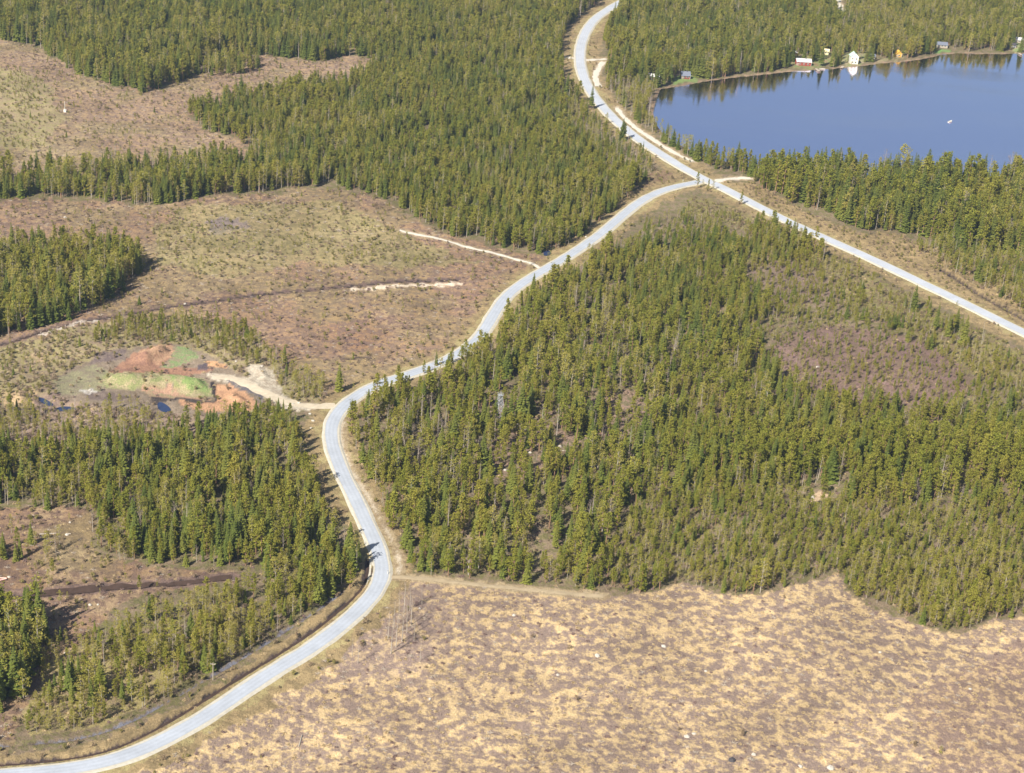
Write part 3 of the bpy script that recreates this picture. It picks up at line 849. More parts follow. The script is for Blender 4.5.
def scatter():
    cell = 2.3
    xs, ys = np.arange(-720, 900, cell), np.arange(330, 1560, cell)
    X, Y = np.meshgrid(xs, ys)
    x = (X + rng.uniform(-.48, .48, X.shape) * cell).ravel()
    y = (Y + rng.uniform(-.48, .48, X.shape) * cell).ravel()
    px, py = proj(x, y, 0.0)
    keep = (px > -70) & (px < 1094) & (py > -55) & (py < 850)
    x, y, px, py = x[keep], y[keep], px[keep], py[keep]
    jx, jy = px + (fbm(x / 8, y / 8, 61, 2) - .5) * 10, py + (fbm(x / 8, y / 8, 67, 2) - .5) * 6
    n = len(x)
    dens, hm = np.zeros(n), np.zeros(n)
    sp = np.zeros((n, 4))            # pine, spruce, birch, bare
    f9 = inside(F9, jx, jy)
    hjx, hjy = px + (fbm(x / 11, y / 11, 63, 3) - .5) * 60, py + (fbm(x / 11, y / 11, 69, 3) - .5) * 34
    def put(poly, d, h, w, lim=None, soft=False):
        m = inside(poly, hjx if soft else jx, hjy if soft else jy)
        if lim is not None:
            m &= lim
        dens[m], hm[m], sp[m] = d, h, w
        return m
    put(BIGTOP, .82, 11.5, (.45, .38, .12, .05))
    m = put([(330, 60), (560, 30), (560, 96), (640, 150), (655, 168), (560, 254), (409, 215), (342, 186)], .84, 10.5, (.42, .42, .12, .04))
    put([(0, -70), (330, -70), (330, 60), (200, 60), (140, 95), (60, 70), (-200, 20)], .85, 12.5, (.3, .55, .12, .03))
    put([(556, 96), (592, 112), (619, 138), (645, 156), (655, 168), (645, 182), (618, 176), (580, 140)], .75, 7.5, (.2, .15, .35, .3))
    put(CLEAR1, .018, 4, (.5, .2, .2, .1))
    put(CLUMP, .75, 9, (.4, .4, .2, 0))
    put([(-200, 180), (0, 178), (60, 174), (150, 168), (240, 160), (267, 152), (320, 165), (342, 186), (300, 186), (250, 193), (207, 196), (150, 206), (113, 201), (43, 195), (0, 198), (-200, 205)], .8, 12, (.3, .45, .18, .07))
    put(ZONES[3][0], .012, 4, (.5, .1, .3, .1))
    put(F4, .85, 14.5, (.4, .4, .15, .05))
    put([(-200, 385), (0, 350), (60, 334), (100, 340), (90, 352), (40, 372), (-200, 410)], .28, 4.5, (.2, .1, .5, .2))
    put(F5, .88, 6.5, (.55, .12, .25, .08))
    put([(258, 345), (300, 372), (322, 388), (322, 402), (298, 402), (274, 380), (255, 362)], .85, 7.5, (.25, .05, .5, .2))
    put([(-200, 425), (0, 410), (60, 412), (110, 410), (170, 414), (165, 434), (130, 441), (0, 443), (-200, 446)], .9, 7.5, (.08, .04, .45, .43))
    put(F6, .74, 12.6, (.4, .44, .11, .05))
    put([(-200, 446), (0, 442), (60, 441), (130, 441), (165, 434), (200, 426), (240, 417), (275, 411), (290, 418), (300, 432), (240, 440), (180, 450), (60, 456), (-200, 462)], .84, 8.5, (.4, .46, .12, .02))
    put([(0, 470), (90, 480), (110, 520), (140, 560), (240, 560), (240, 582), (120, 602), (112, 558), (92, 545), (98, 524), (88, 512), (0, 508)], .84, 10, (.45, .3, .2, .05))
    put([(-200, 480), (0, 506), (88, 512), (98, 524), (92, 545), (62, 550), (-200, 540)], .05, 7, (.3, .2, .4, .1))
    put(F6B, .55, 8.5, (.3, .2, .45, .05))
    put([(-200, 570), (66, 563), (112, 560), (236, 570), (120, 602), (-200, 615)], .02, 5, (.4, .2, .4, 0))
    put(F8, .9, 15.5, (.2, .62, .18, 0))
    put([(120, 602), (210, 590), (300, 560), (300, 622), (200, 681), (95, 731), (60, 715), (80, 665), (110, 640)], .86, 9.8, (.34, .10, .52, .04))
    put([(40, 562), (112, 560), (236, 566), (262, 576), (235, 596), (180, 613), (128, 622), (100, 640), (56, 656), (46, 620)], .05, 5, (.4, .1, .5, 0))
    put([(46, 640), (110, 625), (110, 645), (80, 668), (62, 700), (90, 728), (20, 735), (36, 690)], .85, 6.0, (.25, .1, .65, 0))
    put(F9, .53, 12.6, (.50, .27, .13, .10))
    put([(620, 245), (690, 212), (760, 228), (830, 268), (850, 310), (780, 320), (700, 340), (640, 320), (600, 290)], .70, 9.5, (.45, .45, .08, .02), f9)
    put([(650, 222), (690, 210), (720, 214), (760, 226), (740, 240), (690, 236), (650, 242), (622, 262), (610, 256)], .85, 5.5, (.25, .1, .4, .25), f9)
    put([(800, 245), (840, 268), (880, 290), (960, 331), (1200, 450), (1200, 500), (1024, 430), (950, 360), (880, 325), (830, 290)], .72, 5.2, (.26, .06, .48, .2), f9, True)
    put([(760, 290), (840, 296), (930, 335), (1000, 372), (1010, 410), (950, 420), (860, 405), (770, 372), (745, 330)], .55, 6.5, (.5, .15, .25, .1), f9, True)
    put([(690, 400), (960, 400), (1024, 430), (1200, 500), (1200, 612), (600, 600), (640, 480)], .66, 11.0, (.6, .24, .1, .06), f9)
    put([(660, 455), (740, 440), (850, 440), (950, 436), (1024, 450), (1200, 490), (1200, 512), (1000, 500), (900, 488), (820, 484), (740, 480), (665, 488)], .72, 13.5, (.8, .14, .04, .02), f9)
    put([(640, 498), (760, 490), (860, 505), (1200, 520), (1200, 612), (1024, 615), (959, 630), (926, 627), (882, 608), (852, 595), (836, 573), (816, 578), (742, 592), (682, 582), (620, 592), (600, 560)], .97, 7.0, (.52, .14, .33, .01), f9)
    put([(850, 560), (1200, 560), (1200, 612), (1024, 615), (959, 630), (926, 627), (882, 608), (852, 595)], .92, 8.5, (.45, .05, .48, .02), f9)
    put([(355, 412), (400, 395), (432, 400), (440, 440), (420, 470), (375, 470), (360, 440)], .6, 11, (.40, .16, .10, .34), f9)
    put([(404, 556), (440, 545), (520, 552), (610, 565), (610, 590), (560, 587), (442, 576), (410, 573)], .66, 12, (.5, .2, .25, .05), f9)
    put(HEATH1, .6, 5.5, (.7, .2, .1, 0), f9, True)
    put(HEATH2, .5, 4.5, (.6, .1, .2, .1), f9, True)
    for poly, k in GAPS9:
        m = inside(poly, jx, jy)
        dens[m] *= k
    put(F10, .82, 17.5, (.42, .46, .09, .03))
    put([(655, 136), (676, 146), (700, 158), (730, 165), (765, 173), (759, 187), (745, 174), (715, 169), (692, 158), (668, 146), (664, 143), (655, 138)], .97, 10.5, (.5, .3, .12, .08))
    put(F10B, .62, 8.5, (.32, .22, .36, .1))
    put(F11, .85, 12.5, (.38, .42, .14, .06))
    put([(601, 75), (625, 85), (655, 88), (652, 124), (658, 133), (648, 132), (632, 118), (614, 98)], .6, 9, (.15, .1, .35, .4))
    put([(870, -70), (1200, -70), (1200, 51), (941, 52), (860, 62), (850, 30)], .8, 12, (.42, .2, .26, .12))
    # patchiness
    pn = fbm(x / 13, y / 13, 71, 3)
    dens *= 1 - .6 * sstep(.54, .68, pn) * (hm > 0) * np.where(dens > .87, .45, 1)
    # shore edge, roads, tracks, houses, ditches
    rd_m, rd_n = dist_line(MAIN[::2], x, y), dist_line(MINOR[::2], x, y)
    dens[(rd_m < 6.8) | (rd_n < 7.0) | ((rd_m < 13) & inside(BIGTOP, px, py)) | ((rd_n < 13) & inside(F6, px, py) & (py < 555))] = 0
    dens[lake_sdf(x, y) < .8] = 0
    for k, (w, L) in W_TRACK.items():
        dens[dist_line(L[::2], x, y) < w * .5 + 1.6] = 0
    for k, (w, d, L) in W_DITCH.items():
        dens[dist_line(L[::2], x, y) < w * .6 + .6] = 0
    for hx, hy, r in HOUSE_PX:
        c = at(hx, hy)
        dy = y - c.y
        dens[np.hypot(x - c.x, np.where(dy < 0, dy * .38, dy)) < r * .75] = 0
    for i in (20, 21, 22, 23, 24, 25):
        m = inside(ZONES[i + 2 - 2][0], px, py) if False else np.zeros(n, bool)
        dens[m] = 0
    for poly in (PIT[0][0], PIT[-2][0]):
        dens[inside(poly, px, py)] *= .02
    for poly in ([(672, 84), (680, 75), (692, 74), (697, 82)], [(797, 70), (796, 55), (830, 51), (833, 62), (828, 70)], [(840, 67), (844, 54), (860, 50), (868, 58), (866, 64)], [(935, 54), (940, 47), (951, 48), (952, 54)], [(1013, 53), (1012, 40), (1030, 38), (1040, 52)]):
        dens[inside(poly, px, py)] *= .12
    keep = rng.uniform(0, 1, n) < dens
    x, y, hm, sp = x[keep], y[keep], hm[keep], sp[keep]
    # a species tends to stand with its own kind
    k1, k2 = fbm(x / 22, y / 22, 81, 2), fbm(x / 22, y / 22, 83, 2)
    sp = sp * np.stack([.3 + 1.4 * k1, 1.7 - 1.4 * k1, .2 + 2.2 * k2 ** 1.5 * 1.4, .2 + 2 * k2], 1)
    cs = np.cumsum(sp / sp.sum(1, keepdims=True), 1)
    kind = (rng.uniform(0, 1, len(x))[:, None] > cs).sum(1).clip(0, 3)
    hgt = hm * np.clip(rng.normal(1, .24, len(x)), .4, 1.55) * (.72 + .50 * fbm(x / 14, y / 14, 91, 3))
    hgt *= np.where(kind == 1, 1.06, 1.0) * (.77 + .12 * sstep(700, 1200, y))
    return x, y, kind, hgt
tx, ty, tk, th = scatter()
# single trees the photograph shows on their own: px, py of the foot, kind, height
SINGLES = [(339, 391, 1, 12), (697, 188, 0, 9), (741, 204.5, 0, 7), (702, 190, 2, 6), (708, 190, 0, 6), (424, 374, 0, 6), (452, 363, 0, 7), (436, 366, 1, 7), (398, 386, 0, 9), (465, 357, 0, 8), (528, 266, 2, 6), (713, 190, 2, 6), (777, 226, 0, 5), (796, 234, 0, 6),
           (391, 652, 3, 14), (396, 646, 3, 12), (402, 640, 3, 13), (388, 638, 3, 11), (407, 632, 3, 12), (411, 624, 3, 11), (399, 622, 3, 12), (394, 628, 3, 11), (414, 640, 3, 9), (404, 612, 3, 11), (410, 610, 3, 10), (420, 660, 3, 8), (358, 662, 3, 8), (352, 655, 3, 7), (422, 604, 3, 7),
           (98, 538, 3, 8), (93, 532, 3, 9), (120, 560, 2, 9)]
sx = np.array([at(a, b).x for a, b, _, _ in SINGLES]); sy = np.array([at(a, b).y for a, b, _, _ in SINGLES])
tx, ty = np.r_[tx, sx], np.r_[ty, sy]
tk, th = np.r_[tk, [s[2] for s in SINGLES]], np.r_[th, [float(s[3]) for s in SINGLES]]
tz = height(tx, ty) - .05
tpx, tpy = proj(tx, ty, tz)
tform = rng.integers(0, 1000, len(tx))
trot = rng.uniform(0, 6.283, len(tx))
twid = np.clip(rng.normal(1.04, .14, len(tx)), .75, 1.45)
single_flag = np.zeros(len(tx), bool); single_flag[-len(SINGLES):] = True
print("trees", len(tx), np.bincount(tk))

# --- scattering of a mass through geometry nodes
def gn_mass(name, pts, idx, scl, rot, protos, label=None, cat=None):
    me = bpy.data.meshes.new(name)
    me.vertices.add(len(pts))
    me.vertices.foreach_set("co", np.asarray(pts, np.float32).ravel())
    for nm, typ, arr, fld in (("form", 'INT', idx, "value"), ("turn", 'FLOAT', rot, "value"), ("size", 'FLOAT_VECTOR', scl, "vector")):
        a = me.attributes.new(nm, typ, 'POINT')
        a.data.foreach_set(fld, np.asarray(arr).ravel())
    o = bpy.data.objects.new(name, me)
    COL.objects.link(o)
    c = bpy.data.collections.new(name + "_forms")
    for i, pm in enumerate(protos):
        c.objects.link(bpy.data.objects.new("%s_form.%03d" % (name, i), pm))
    g = bpy.data.node_groups.new(name, 'GeometryNodeTree')
    g.interface.new_socket("Geometry", in_out='INPUT', socket_type='NodeSocketGeometry')
    g.interface.new_socket("Geometry", in_out='OUTPUT', socket_type='NodeSocketGeometry')
    gi, go = g.nodes.new("NodeGroupInput"), g.nodes.new("NodeGroupOutput")
    ci = g.nodes.new("GeometryNodeCollectionInfo")
    ci.inputs["Collection"].default_value = c
    ci.inputs["Separate Children"].default_value = True
    ci.inputs["Reset Children"].default_value = True
    ip = g.nodes.new("GeometryNodeInstanceOnPoints")
    ip.inputs["Pick Instance"].default_value = True
    def na(nm, typ):
        n = g.nodes.new("GeometryNodeInputNamedAttribute")
        n.data_type = typ
        n.inputs["Name"].default_value = nm
        return n.outputs["Attribute"]
    cx = g.nodes.new("ShaderNodeCombineXYZ")
    L = g.links.new
    L(na("turn", 'FLOAT'), cx.inputs[2])
    L(gi.outputs[0], ip.inputs["Points"])
    L(ci.outputs[0], ip.inputs["Instance"])
    L(na("form", 'INT'), ip.inputs["Instance Index"])
    er = g.nodes.new("FunctionNodeEulerToRotation")
    L(cx.outputs[0], er.inputs[0])
    L(er.outputs[0], ip.inputs["Rotation"])
    L(na("size", 'FLOAT_VECTOR'), ip.inputs["Scale"])
    L(ip.outputs[0], go.inputs[0])
    md = o.modifiers.new("scatter", 'NODES')
    md.node_group = g
    tag(o, label, cat, kind='stuff')
    return o

LANDMARKS = [   # px, py, phrase
    (499, 416, "the grey lattice tower"), (383, 565, "the sharp bend of the grey road"), (333, 425, "the bend below the gravel pit"), (312, 405, "the mouth of the pit track"),
    (345, 505, "the straight stretch above the sharp bend"), (95, 731, "the lower end of the brook"), (200, 681, "the middle of the brook"), (300, 622, "the upper end of the brook"),
    (232, 577, "the blind end of the peat ditch"), (100, 588, "the middle of the peat ditch"), (20, 640, "the dark stand below the peat ditch"), (606, 594, "the end of the field track"),
    (500, 585, "the middle of the field track"), (420, 578, "the start of the field track"), (836, 572, "the field's deepest notch"), (926, 628, "the field's lowest forest corner"),
    (720, 588, "the field edge before the notch"), (1010, 615, "the field's far margin"), (818, 498, "the pale sandy patch in the forest"), (865, 370, "the purple heath opening"),
    (790, 285, "the upper heath opening"), (520, 415, "the clearing beside the lattice tower"), (615, 415, "the stony gap in the middle forest"), (560, 275, "the straight climb of the grey road"),
    (485, 330, "the upper S-bend"), (430, 368, "the road half hidden by trees"), (697, 182, "the road junction"), (741, 178, "the lakeside driveway"), (820, 210, "the brown verge opposite the lake"),
    (900, 232, "the lake wood's brown edge"), (985, 262, "the thinned slope by the main road"), (960, 310, "the long straight main road"), (400, 455, "the bare birches by the road"),
    (275, 405, "the pale gravel of the pit"), (165, 408, "the small pit pond"), (60, 430, "the leafless scrub by the pit"), (40, 525, "the brown clearing left of the stand"), (160, 520, "the heart of the lower stand"),
    (250, 480, "the thick upper lower-stand"), (300, 540, "the shaded side of the sharp bend"), (700, 460, "the tall pines in mid-forest"), (560, 500, "the forest slope below the tower"), (900, 450, "the ridge of long-trunked pines"),
    (760, 540, "the dense thicket above the field"), (960, 540, "the thicket toward the picture's edge"), (650, 350, "the wood below the upper road"), (40, 300, "the stand left of the clearing"), (240, 360, "the young growth over the pit"),
    (620, 530, "the wood above the field track end"), (460, 530, "the wood above the field track start"), (120, 660, "the bushy slope below the ditch"), (391, 640, "the bare poles in the tan field"), (340, 390, "the dark spruce by the pit road"),
]
LANDMARKS[44] = (960, 540, "the thicket over the field's far margin")
LANDMARKS[36] = (40, 525, "the small brown clearing")
LANDMARKS[38] = (250, 480, "the thick stand under the pit")
LANDMARKS[46] = (40, 300, "the stand under the long peat track")
LP = np.array([(a, b) for a, b, _ in LANDMARKS], float)
ADJ = {'pine_tree': 'olive-green', 'spruce_tree': 'dark green', 'birch_tree': 'yellow-green', 'bare_birch': 'leafless'}
NOUN = {'pine_tree': 'pine', 'spruce_tree': 'spruce', 'birch_tree': 'birch', 'bare_birch': 'bare birch'}
GROUP = {'pine_tree': 'pines standing in the forest', 'spruce_tree': 'spruces standing in the forest', 'birch_tree': 'birches coming into leaf', 'bare_birch': 'bare birches'}
CAT = {'pine_tree': 'pine tree', 'spruce_tree': 'spruce tree', 'birch_tree': 'birch tree', 'bare_birch': 'bare tree'}
MASS = {'pine_tree': 'pine_forest', 'spruce_tree': 'spruce_forest', 'birch_tree': 'birch_woods', 'bare_birch': 'bare_birch_woods'}
MASS_LABEL = {'pine_tree': 'olive green pine forest covering the slopes round the roads', 'spruce_tree': 'dark green spruce forest round the lake and roads',
              'birch_tree': 'yellow green birches scattered through the woods', 'bare_birch': 'leafless birches scattered through the woods'}
ppm = px_per_m(tx, ty, tz)
in_frame = (tpx > 6) & (tpx < 1018) & (tpy - th * ppm * .8 > 0) & (tpy < 778)
MAX_SINGLE = {'pine_tree': 300, 'spruce_tree': 300, 'birch_tree': 300, 'bare_birch': 200}
def place_trees():
    used = {}
    for ki, kind in enumerate(KINDS):
        sel = np.where(tk == ki)[0]
        bh = KINDS[kind][2]
        forms = FORMS[kind]
        score = th[sel] * ppm[sel] * (.75 + .5 * twid[sel]) * in_frame[sel]
        score[single_flag[sel]] += 1000
        order = sel[np.argsort(-score)]
        cap = min(MAX_SINGLE[kind], int(in_frame[sel].sum()))
        near, rest = order[:cap], order[cap:]
        hs = th[near] * ppm[near]
        proto = {}
        for i in near:
            fi = tform[i] % len(forms)
            words, trunk_me, crown_me, _ = forms[fi]
            s = th[i] / bh
            root = empty(kind, (tx[i], ty[i], tz[i]), trot[i])
            root.scale = (s * twid[i], s * twid[i], s)
            for nm, me in (('trunk', trunk_me), ('crown', crown_me)):
                if fi not in proto:
                    proto[fi] = {}
                if nm in proto[fi]:
                    c = proto[fi][nm].copy()
                else:
                    c = bpy.data.objects.new(nm, me)
                    proto[fi][nm] = c
                c.parent = root
                COL.objects.link(c)
            d = LP - np.array([tpx[i], tpy[i]])
            j = int(np.argmin(np.hypot(d[:, 0], d[:, 1] * 1.6)))
            dx, dy = tpx[i] - LP[j, 0], tpy[i] - LP[j, 1]
            rel = ("just beyond" if dy < 0 else "just below") if abs(dy) * 1.6 > abs(dx) else ("to the right of" if dx > 0 else "to the left of")
            if math.hypot(dx, dy) < 14:
                rel = "right at"
            size = "very tall" if th[i] > 15 else "tall" if th[i] > 12.5 else "mid-height" if th[i] > 9.5 else "short" if th[i] > 6.5 else "stunted"
            lab = "%s %s %s %s %s %s" % (size, words, ADJ[kind], NOUN[kind], rel, LANDMARKS[j][2])
            if len(lab.replace('-', ' ').split()) > 15:
                lab = lab.replace(ADJ[kind] + ' ', '')
            if len(lab.replace('-', ' ').split()) > 15:
                lab = lab.replace(words + ' ', '')
            tag(root, lab, CAT[kind], GROUP[kind])
            used[lab] = used.get(lab, 0) + 1
        if len(rest):
            s = th[rest] / bh
            gn_mass(MASS[kind], np.c_[tx[rest], ty[rest], tz[rest]], tform[rest] % len(forms), np.c_[s * twid[rest], s * twid[rest], s], trot[rest], [f[3] for f in forms], MASS_LABEL[kind], 'forest')
    print("tree labels", len(used), "of", sum(used.values()))
place_trees()

# ------------------------------------------------------------------ undergrowth: low scrub, heather and seedlings nobody could count
def tinted_leaf(name, a, b):
    return leaf_material(name, a, b, tuple((p + q) / 2 for p, q in zip(a, b)), .2)
UG = [('heather', tinted_leaf('heather', (.19, .125, .11), (.29, .205, .175)), bush(.28, .8, 9, True)),
      ('straw', tinted_leaf('dry_grass', (.44, .335, .19), (.62, .48, .28)), bush(.3, .8, 9, True)),
      ('scrub', tinted_leaf('olive_scrub', (.19, .165, .055), (.29, .245, .085)), bush(1.5, 1.1, 9)),
      ('seedling', M['pine_leaf'], sapling(2.4, .8)),
      ('brown', tinted_leaf('budding_scrub', (.21, .155, .10), (.32, .235, .145)), bush(1.7, 1.0, 9)),
      ('brash', plain('grey_brash', (.46, .39, .31), .9, .3, 1.0), brash())]
UG_ME = [mesh_of(n, [p[0], p[1]], [M['twig'], m]) for n, m, p in UG]
def undergrowth():
    cell = 1.75
    X, Y = np.meshgrid(np.arange(-620, 720, cell), np.arange(330, 1240, cell))
    x = (X + rng.uniform(-.5, .5, X.shape) * cell).ravel()
    y = (Y + rng.uniform(-.5, .5, X.shape) * cell).ravel()
    px, py = proj(x, y)
    k = (px > -30) & (px < 1054) & (py > 10) & (py < 810)
    x, y, px, py = x[k], y[k], px[k], py[k]
    n = len(x)
    w = np.zeros((n, 6))
    def put(poly, a, br=0.0):
        w[inside(poly, px, py)] = (*a, br)
    put(F9, (.05, .02, .10, .06, .09)); put(F6, (.03, .02, .09, .05, .06))
    put(ZONES[0][0], (.10, .06, .05, .05, .04), .05); put(ZONES[1][0], (.04, .04, .15, .10, .03)); put(ZONES[3][0], (.13, .06, .05, .04, .05), .05); put(ZONES[4][0], (.07, .06, .10, .09, .05), .04)
    put(ZONES[7][0], (.05, .05, .28, .07, .18)); put(ZONES[11][0], (.12, .05, .06, .05, .06), .06); put(ZONES[12][0], (.05, .08, .22, .06, .08))
    put(HEATH1, (.25, .02, .05, .1, .05)); put(HEATH2, (.28, .02, .05, .09, .08))
    put(ZONES[17][0], (.05, .20, .0, .001, .001), .05); put(ZONES[18][0], (.06, .14, .01, .003, .02), .06)
    put(ZONES[20][0], (.08, .08, .14, .06, .10)); put(ZONES[21][0], (.05, .06, .22, .10, .12)); put(ZONES[22][0], (.06, .06, .12, .05, .14)); put(F10B, (.06, .06, .14, .06, .10))
    put(PIT[0][0], (.03, .02, .02, .0, .04)); put(PIT[-2][0], (.0, .01, .01, .0, .01))
    put([(-200, 425), (0, 412), (60, 412), (110, 411), (165, 415), (165, 434), (130, 441), (0, 443), (-200, 446)], (.02, .05, .1, .03, .4))
    w[:, 0] *= .5 + sstep(.45, .6, fbm(x / 9, y / 9, 103, 3)); w[:, 3] *= .1 + 1.5 * sstep(.45, .62, fbm(x / 20, y / 20, 107, 2))
    rd = road_dist(x, y)
    m = (rd > 5) & (rd < 11)
    w[m] = w[m] * .3 + np.array((.0, .10, .04, .01, .03, .0))
    w[rd < 5.2] = 0
    w[lake_sdf(x, y) < .8] = 0
    for kk, (wd, L) in W_TRACK.items():
        w[dist_line(L[::2], x, y) < wd * .5 + .7] = 0
    for kk, (wd, d, L) in W_DITCH.items():
        w[dist_line(L[::2], x, y) < wd * .55] = 0
    for poly in PONDS:
        w[inside(poly, px, py)] = 0
    cs = np.cumsum(w, 1)
    u = rng.uniform(0, 1, n)
    kind = (u[:, None] > cs).sum(1)
    k = kind < 6
    x, y, kind = x[k], y[k], kind[k]
    z = height(x, y)
    s = rng.uniform(.45, 1.1, len(x))
    print("undergrowth", len(x))
    gn_mass("undergrowth", np.c_[x, y, z], kind, np.c_[s, s, s * rng.uniform(.8, 1.2, len(x))], rng.uniform(0, 6.28, len(x)), UG_ME, 'low heather, dry tufts, scrub and seedlings over the clearings', 'undergrowth')
undergrowth()

def zat(px, py):
    p = at(px, py)
    z = float(height(np.array([p.x]), np.array([p.y]))[0])
    return Vector((p.x, p.y, z))

# ------------------------------------------------------------------ lakeside buildings
def house(name, label, px, py, w, d, hw, hr, wall, roof, rot=0.0, trim='white', windows=2, door=True, chimney=False, storeys=1, gable_front=False, cat='cabin'):
    c = zat(px, py)
    root = tag(empty(name, (c.x, c.y, c.z), rot), label, cat, 'buildings by the lake')
    root.scale = (.85, .85, .85)
    # front faces -y; ridge along x unless the gable faces front
    mb = MB()
    a, b = (d, w) if gable_front else (w, d)       # ridge length, span
    v = [(-a/2, -b/2, -.3), (a/2, -b/2, -.3), (a/2, b/2, -.3), (-a/2, b/2, -.3), (-a/2, -b/2, hw), (a/2, -b/2, hw), (a/2, b/2, hw), (-a/2, b/2, hw), (-a/2, 0, hw+hr), (a/2, 0, hw+hr)]
    f = [(0, 1, 5, 4), (2, 3, 7, 6), (1, 2, 6, 9, 5), (3, 0, 4, 8, 7), (0, 3, 2, 1)]
    def turn(p): return (p[1], -p[0], p[2]) if gable_front else p
    mb.add([turn(p) for p in v], f)
    mb.build('wall', M[wall], root)
    r = MB()
    o, th_, sl = .45, .16, hr / (b / 2)
    for s in (-1, 1):
        e = b / 2 + o
        q = [(-a/2-o, s*e, hw-sl*o), (a/2+o, s*e, hw-sl*o), (a/2+o, 0, hw+hr+.02), (-a/2-o, 0, hw+hr+.02)]
        q2 = [(x_, y_, z_+th_) for x_, y_, z_ in q]
        fs = [(0, 3, 2, 1), (4, 5, 6, 7), (0, 1, 5, 4), (1, 2, 6, 5), (2, 3, 7, 6), (3, 0, 4, 7)]
        r.add([turn(p) for p in q + q2], fs if s < 0 else [t[::-1] for t in fs])
    rf = r.build('roof', M[roof], root)
    if chimney:
        k = MB(); k.box(-.35 + w * .15, .35 + w * .15, -.35, .35, hw + hr * .4, hw + hr + .9); k.build('chimney', M['darkroof'], rf)
    t = MB()
    for sx_ in (-1, 1):
        t.box(sx_ * w/2 - .12, sx_ * w/2 + .12, -d/2 - .06, -d/2 + .1, -.2, hw - .05)
    t.build('corner_board', M[trim], root)
    for st in range(storeys):
        z0 = .9 + st * 2.7
        for i in range(windows):
            xx = -w/2 + w * (i + .5 + (.3 if door and st == 0 else 0)) / (windows + (.6 if door and st == 0 else 0))
            fr = MB(); fr.box(xx - .65, xx + .65, -d/2 - .09, -d/2 - .02, z0, z0 + 1.25); wn = fr.build('window', M[trim], root)
            g = MB(); g.box(xx - .5, xx + .5, -d/2 - .12, -d/2 - .092, z0 + .14, z0 + 1.1); g.build('pane', M['glass'], wn)
    if door:
        dr = MB(); dr.box(-w/2 + .5, -w/2 + 1.45, -d/2 - .08, -d/2 - .015, 0, 2.05); dr.build('door', M['wood'], root)
    return root
house('red_cabin', 'long red cabin with pale sheet roof in a lakeside yard', 803, 64.5, 11.5, 6.5, 3.2, 1.8, 'red', 'paleroof', .08, windows=3, chimney=True)
house('shed', 'small pale-roofed shed behind the long red cabin', 793, 54, 5, 4, 2.2, 1.2, 'darkred', 'paleroof', .2, windows=1, cat='shed')
house('garden_hut', 'cream garden hut at the top of the red cabin yard', 826, 53.5, 4.6, 4, 2.6, 1.6, 'cream', 'cream', -.3, windows=1, cat='hut')
house('tall_house', 'tall narrow white house with pale green roof by the shore', 853, 63, 6.2, 7, 6.0, 2.6, 'white', 'greenroof', .05, trim='cream', windows=2, storeys=2, gable_front=True, cat='house')
house('cross_gable_cabin', 'dark red cabin with white corners and blue roof on a green lawn', 685, 78, 6.5, 6, 2.6, 2.4, 'darkred', 'blueroof', .1, windows=2, chimney=True)
house('long_cabin', 'low brown-red cabin with pale roof among trees at the lake end', 653.5, 79.5, 8, 5, 2.4, 1.3, 'darkred', 'paleroof', -.12, windows=2)
house('blue_roofed_cabin', 'low cabin with dark blue roof above a bright green lawn', 941, 47.5, 9, 6, 2.4, 1.7, 'wood', 'blueroof', .0, windows=3)
house('yellow_hut', 'orange-yellow boathouse hut by the shore', 898, 56.5, 4.4, 4, 3.0, 2.2, 'yellow', 'yellow', .2, windows=1, gable_front=True, cat='hut')
house('small_hut', 'small blue-roofed hut between the tall white house and yellow hut', 872, 58.5, 4, 3.5, 2.2, 1.3, 'wood', 'blueroof', .1, windows=1, cat='hut')
house('yellow_cabin', 'small yellow cabin high in the wood behind the green lawn', 938.5, 31.5, 4, 4, 2.4, 1.6, 'yellow', 'brownroof', 0, windows=1)
house('dark_blue_cabin', 'small dark blue cabin beside the yellow cabin in the wood', 944, 31, 4, 3.5, 2.6, 1.5, 'blueroof', 'darkroof', .1, windows=1)
house('white_hut', 'tiny pale hut alone in the wood far beyond the lake', 982, 23, 4, 4, 2.6, 1.6, 'white', 'greenroof', .3, windows=1, cat='hut')
house('white_roofed_cabin', 'white-roofed cabin at the far shore by the picture edge', 1020, 42, 7, 5, 2.6, 1.6, 'wood', 'paleroof', -.1, windows=2)
house('blue_shed', 'small blue shed with white corner beside the white-roofed cabin', 1013, 47.5, 3.4, 3, 2.4, 1.2, 'blueroof', 'darkroof', .1, windows=1, cat='shed')
house('rust_roofed_hut', 'rust-red roofed hut among trees right of the bright green lawn', 989, 37.5, 4.5, 4, 2.2, 1.5, 'wood', 'brownroof', .1, windows=1, cat='hut')
house('wood_hut', 'little pale-roofed hut in the wood beside the main road', 634, 52, 4.5, 4, 2.3, 1.2, 'wood', 'paleroof', .2, windows=1, cat='hut')

def jetty(px, py, ln, rot, label):
    c = at(px, py, 0)
    root = tag(empty('jetty', (c.x, c.y, -.35), rot), label, 'jetty', 'jetties on the lake')
    m = MB()
    for k in range(int(ln / .5)):
        m.box(-.9, .9, -k * .5 - .46, -k * .5, .55, .63)
    m.build('deck', M['wood'], root)
    for k in range(int(ln / 2.2) + 1):
        for s in (-.75, .75):
            p = MB(); p.bar((s, -k * 2.2 - .2, -1.2), (s, -k * 2.2 - .2, .54), .09, .09, 6); p.build('post', M['wood'], root)
jetty(816, 68.8, 7, .2, 'grey plank jetty below the long red cabin')
jetty(843, 66.3, 6, -.3, 'grey plank jetty below the tall white house')
jetty(1019, 53.4, 6, .1, 'grey plank jetty below the white-roofed cabin')

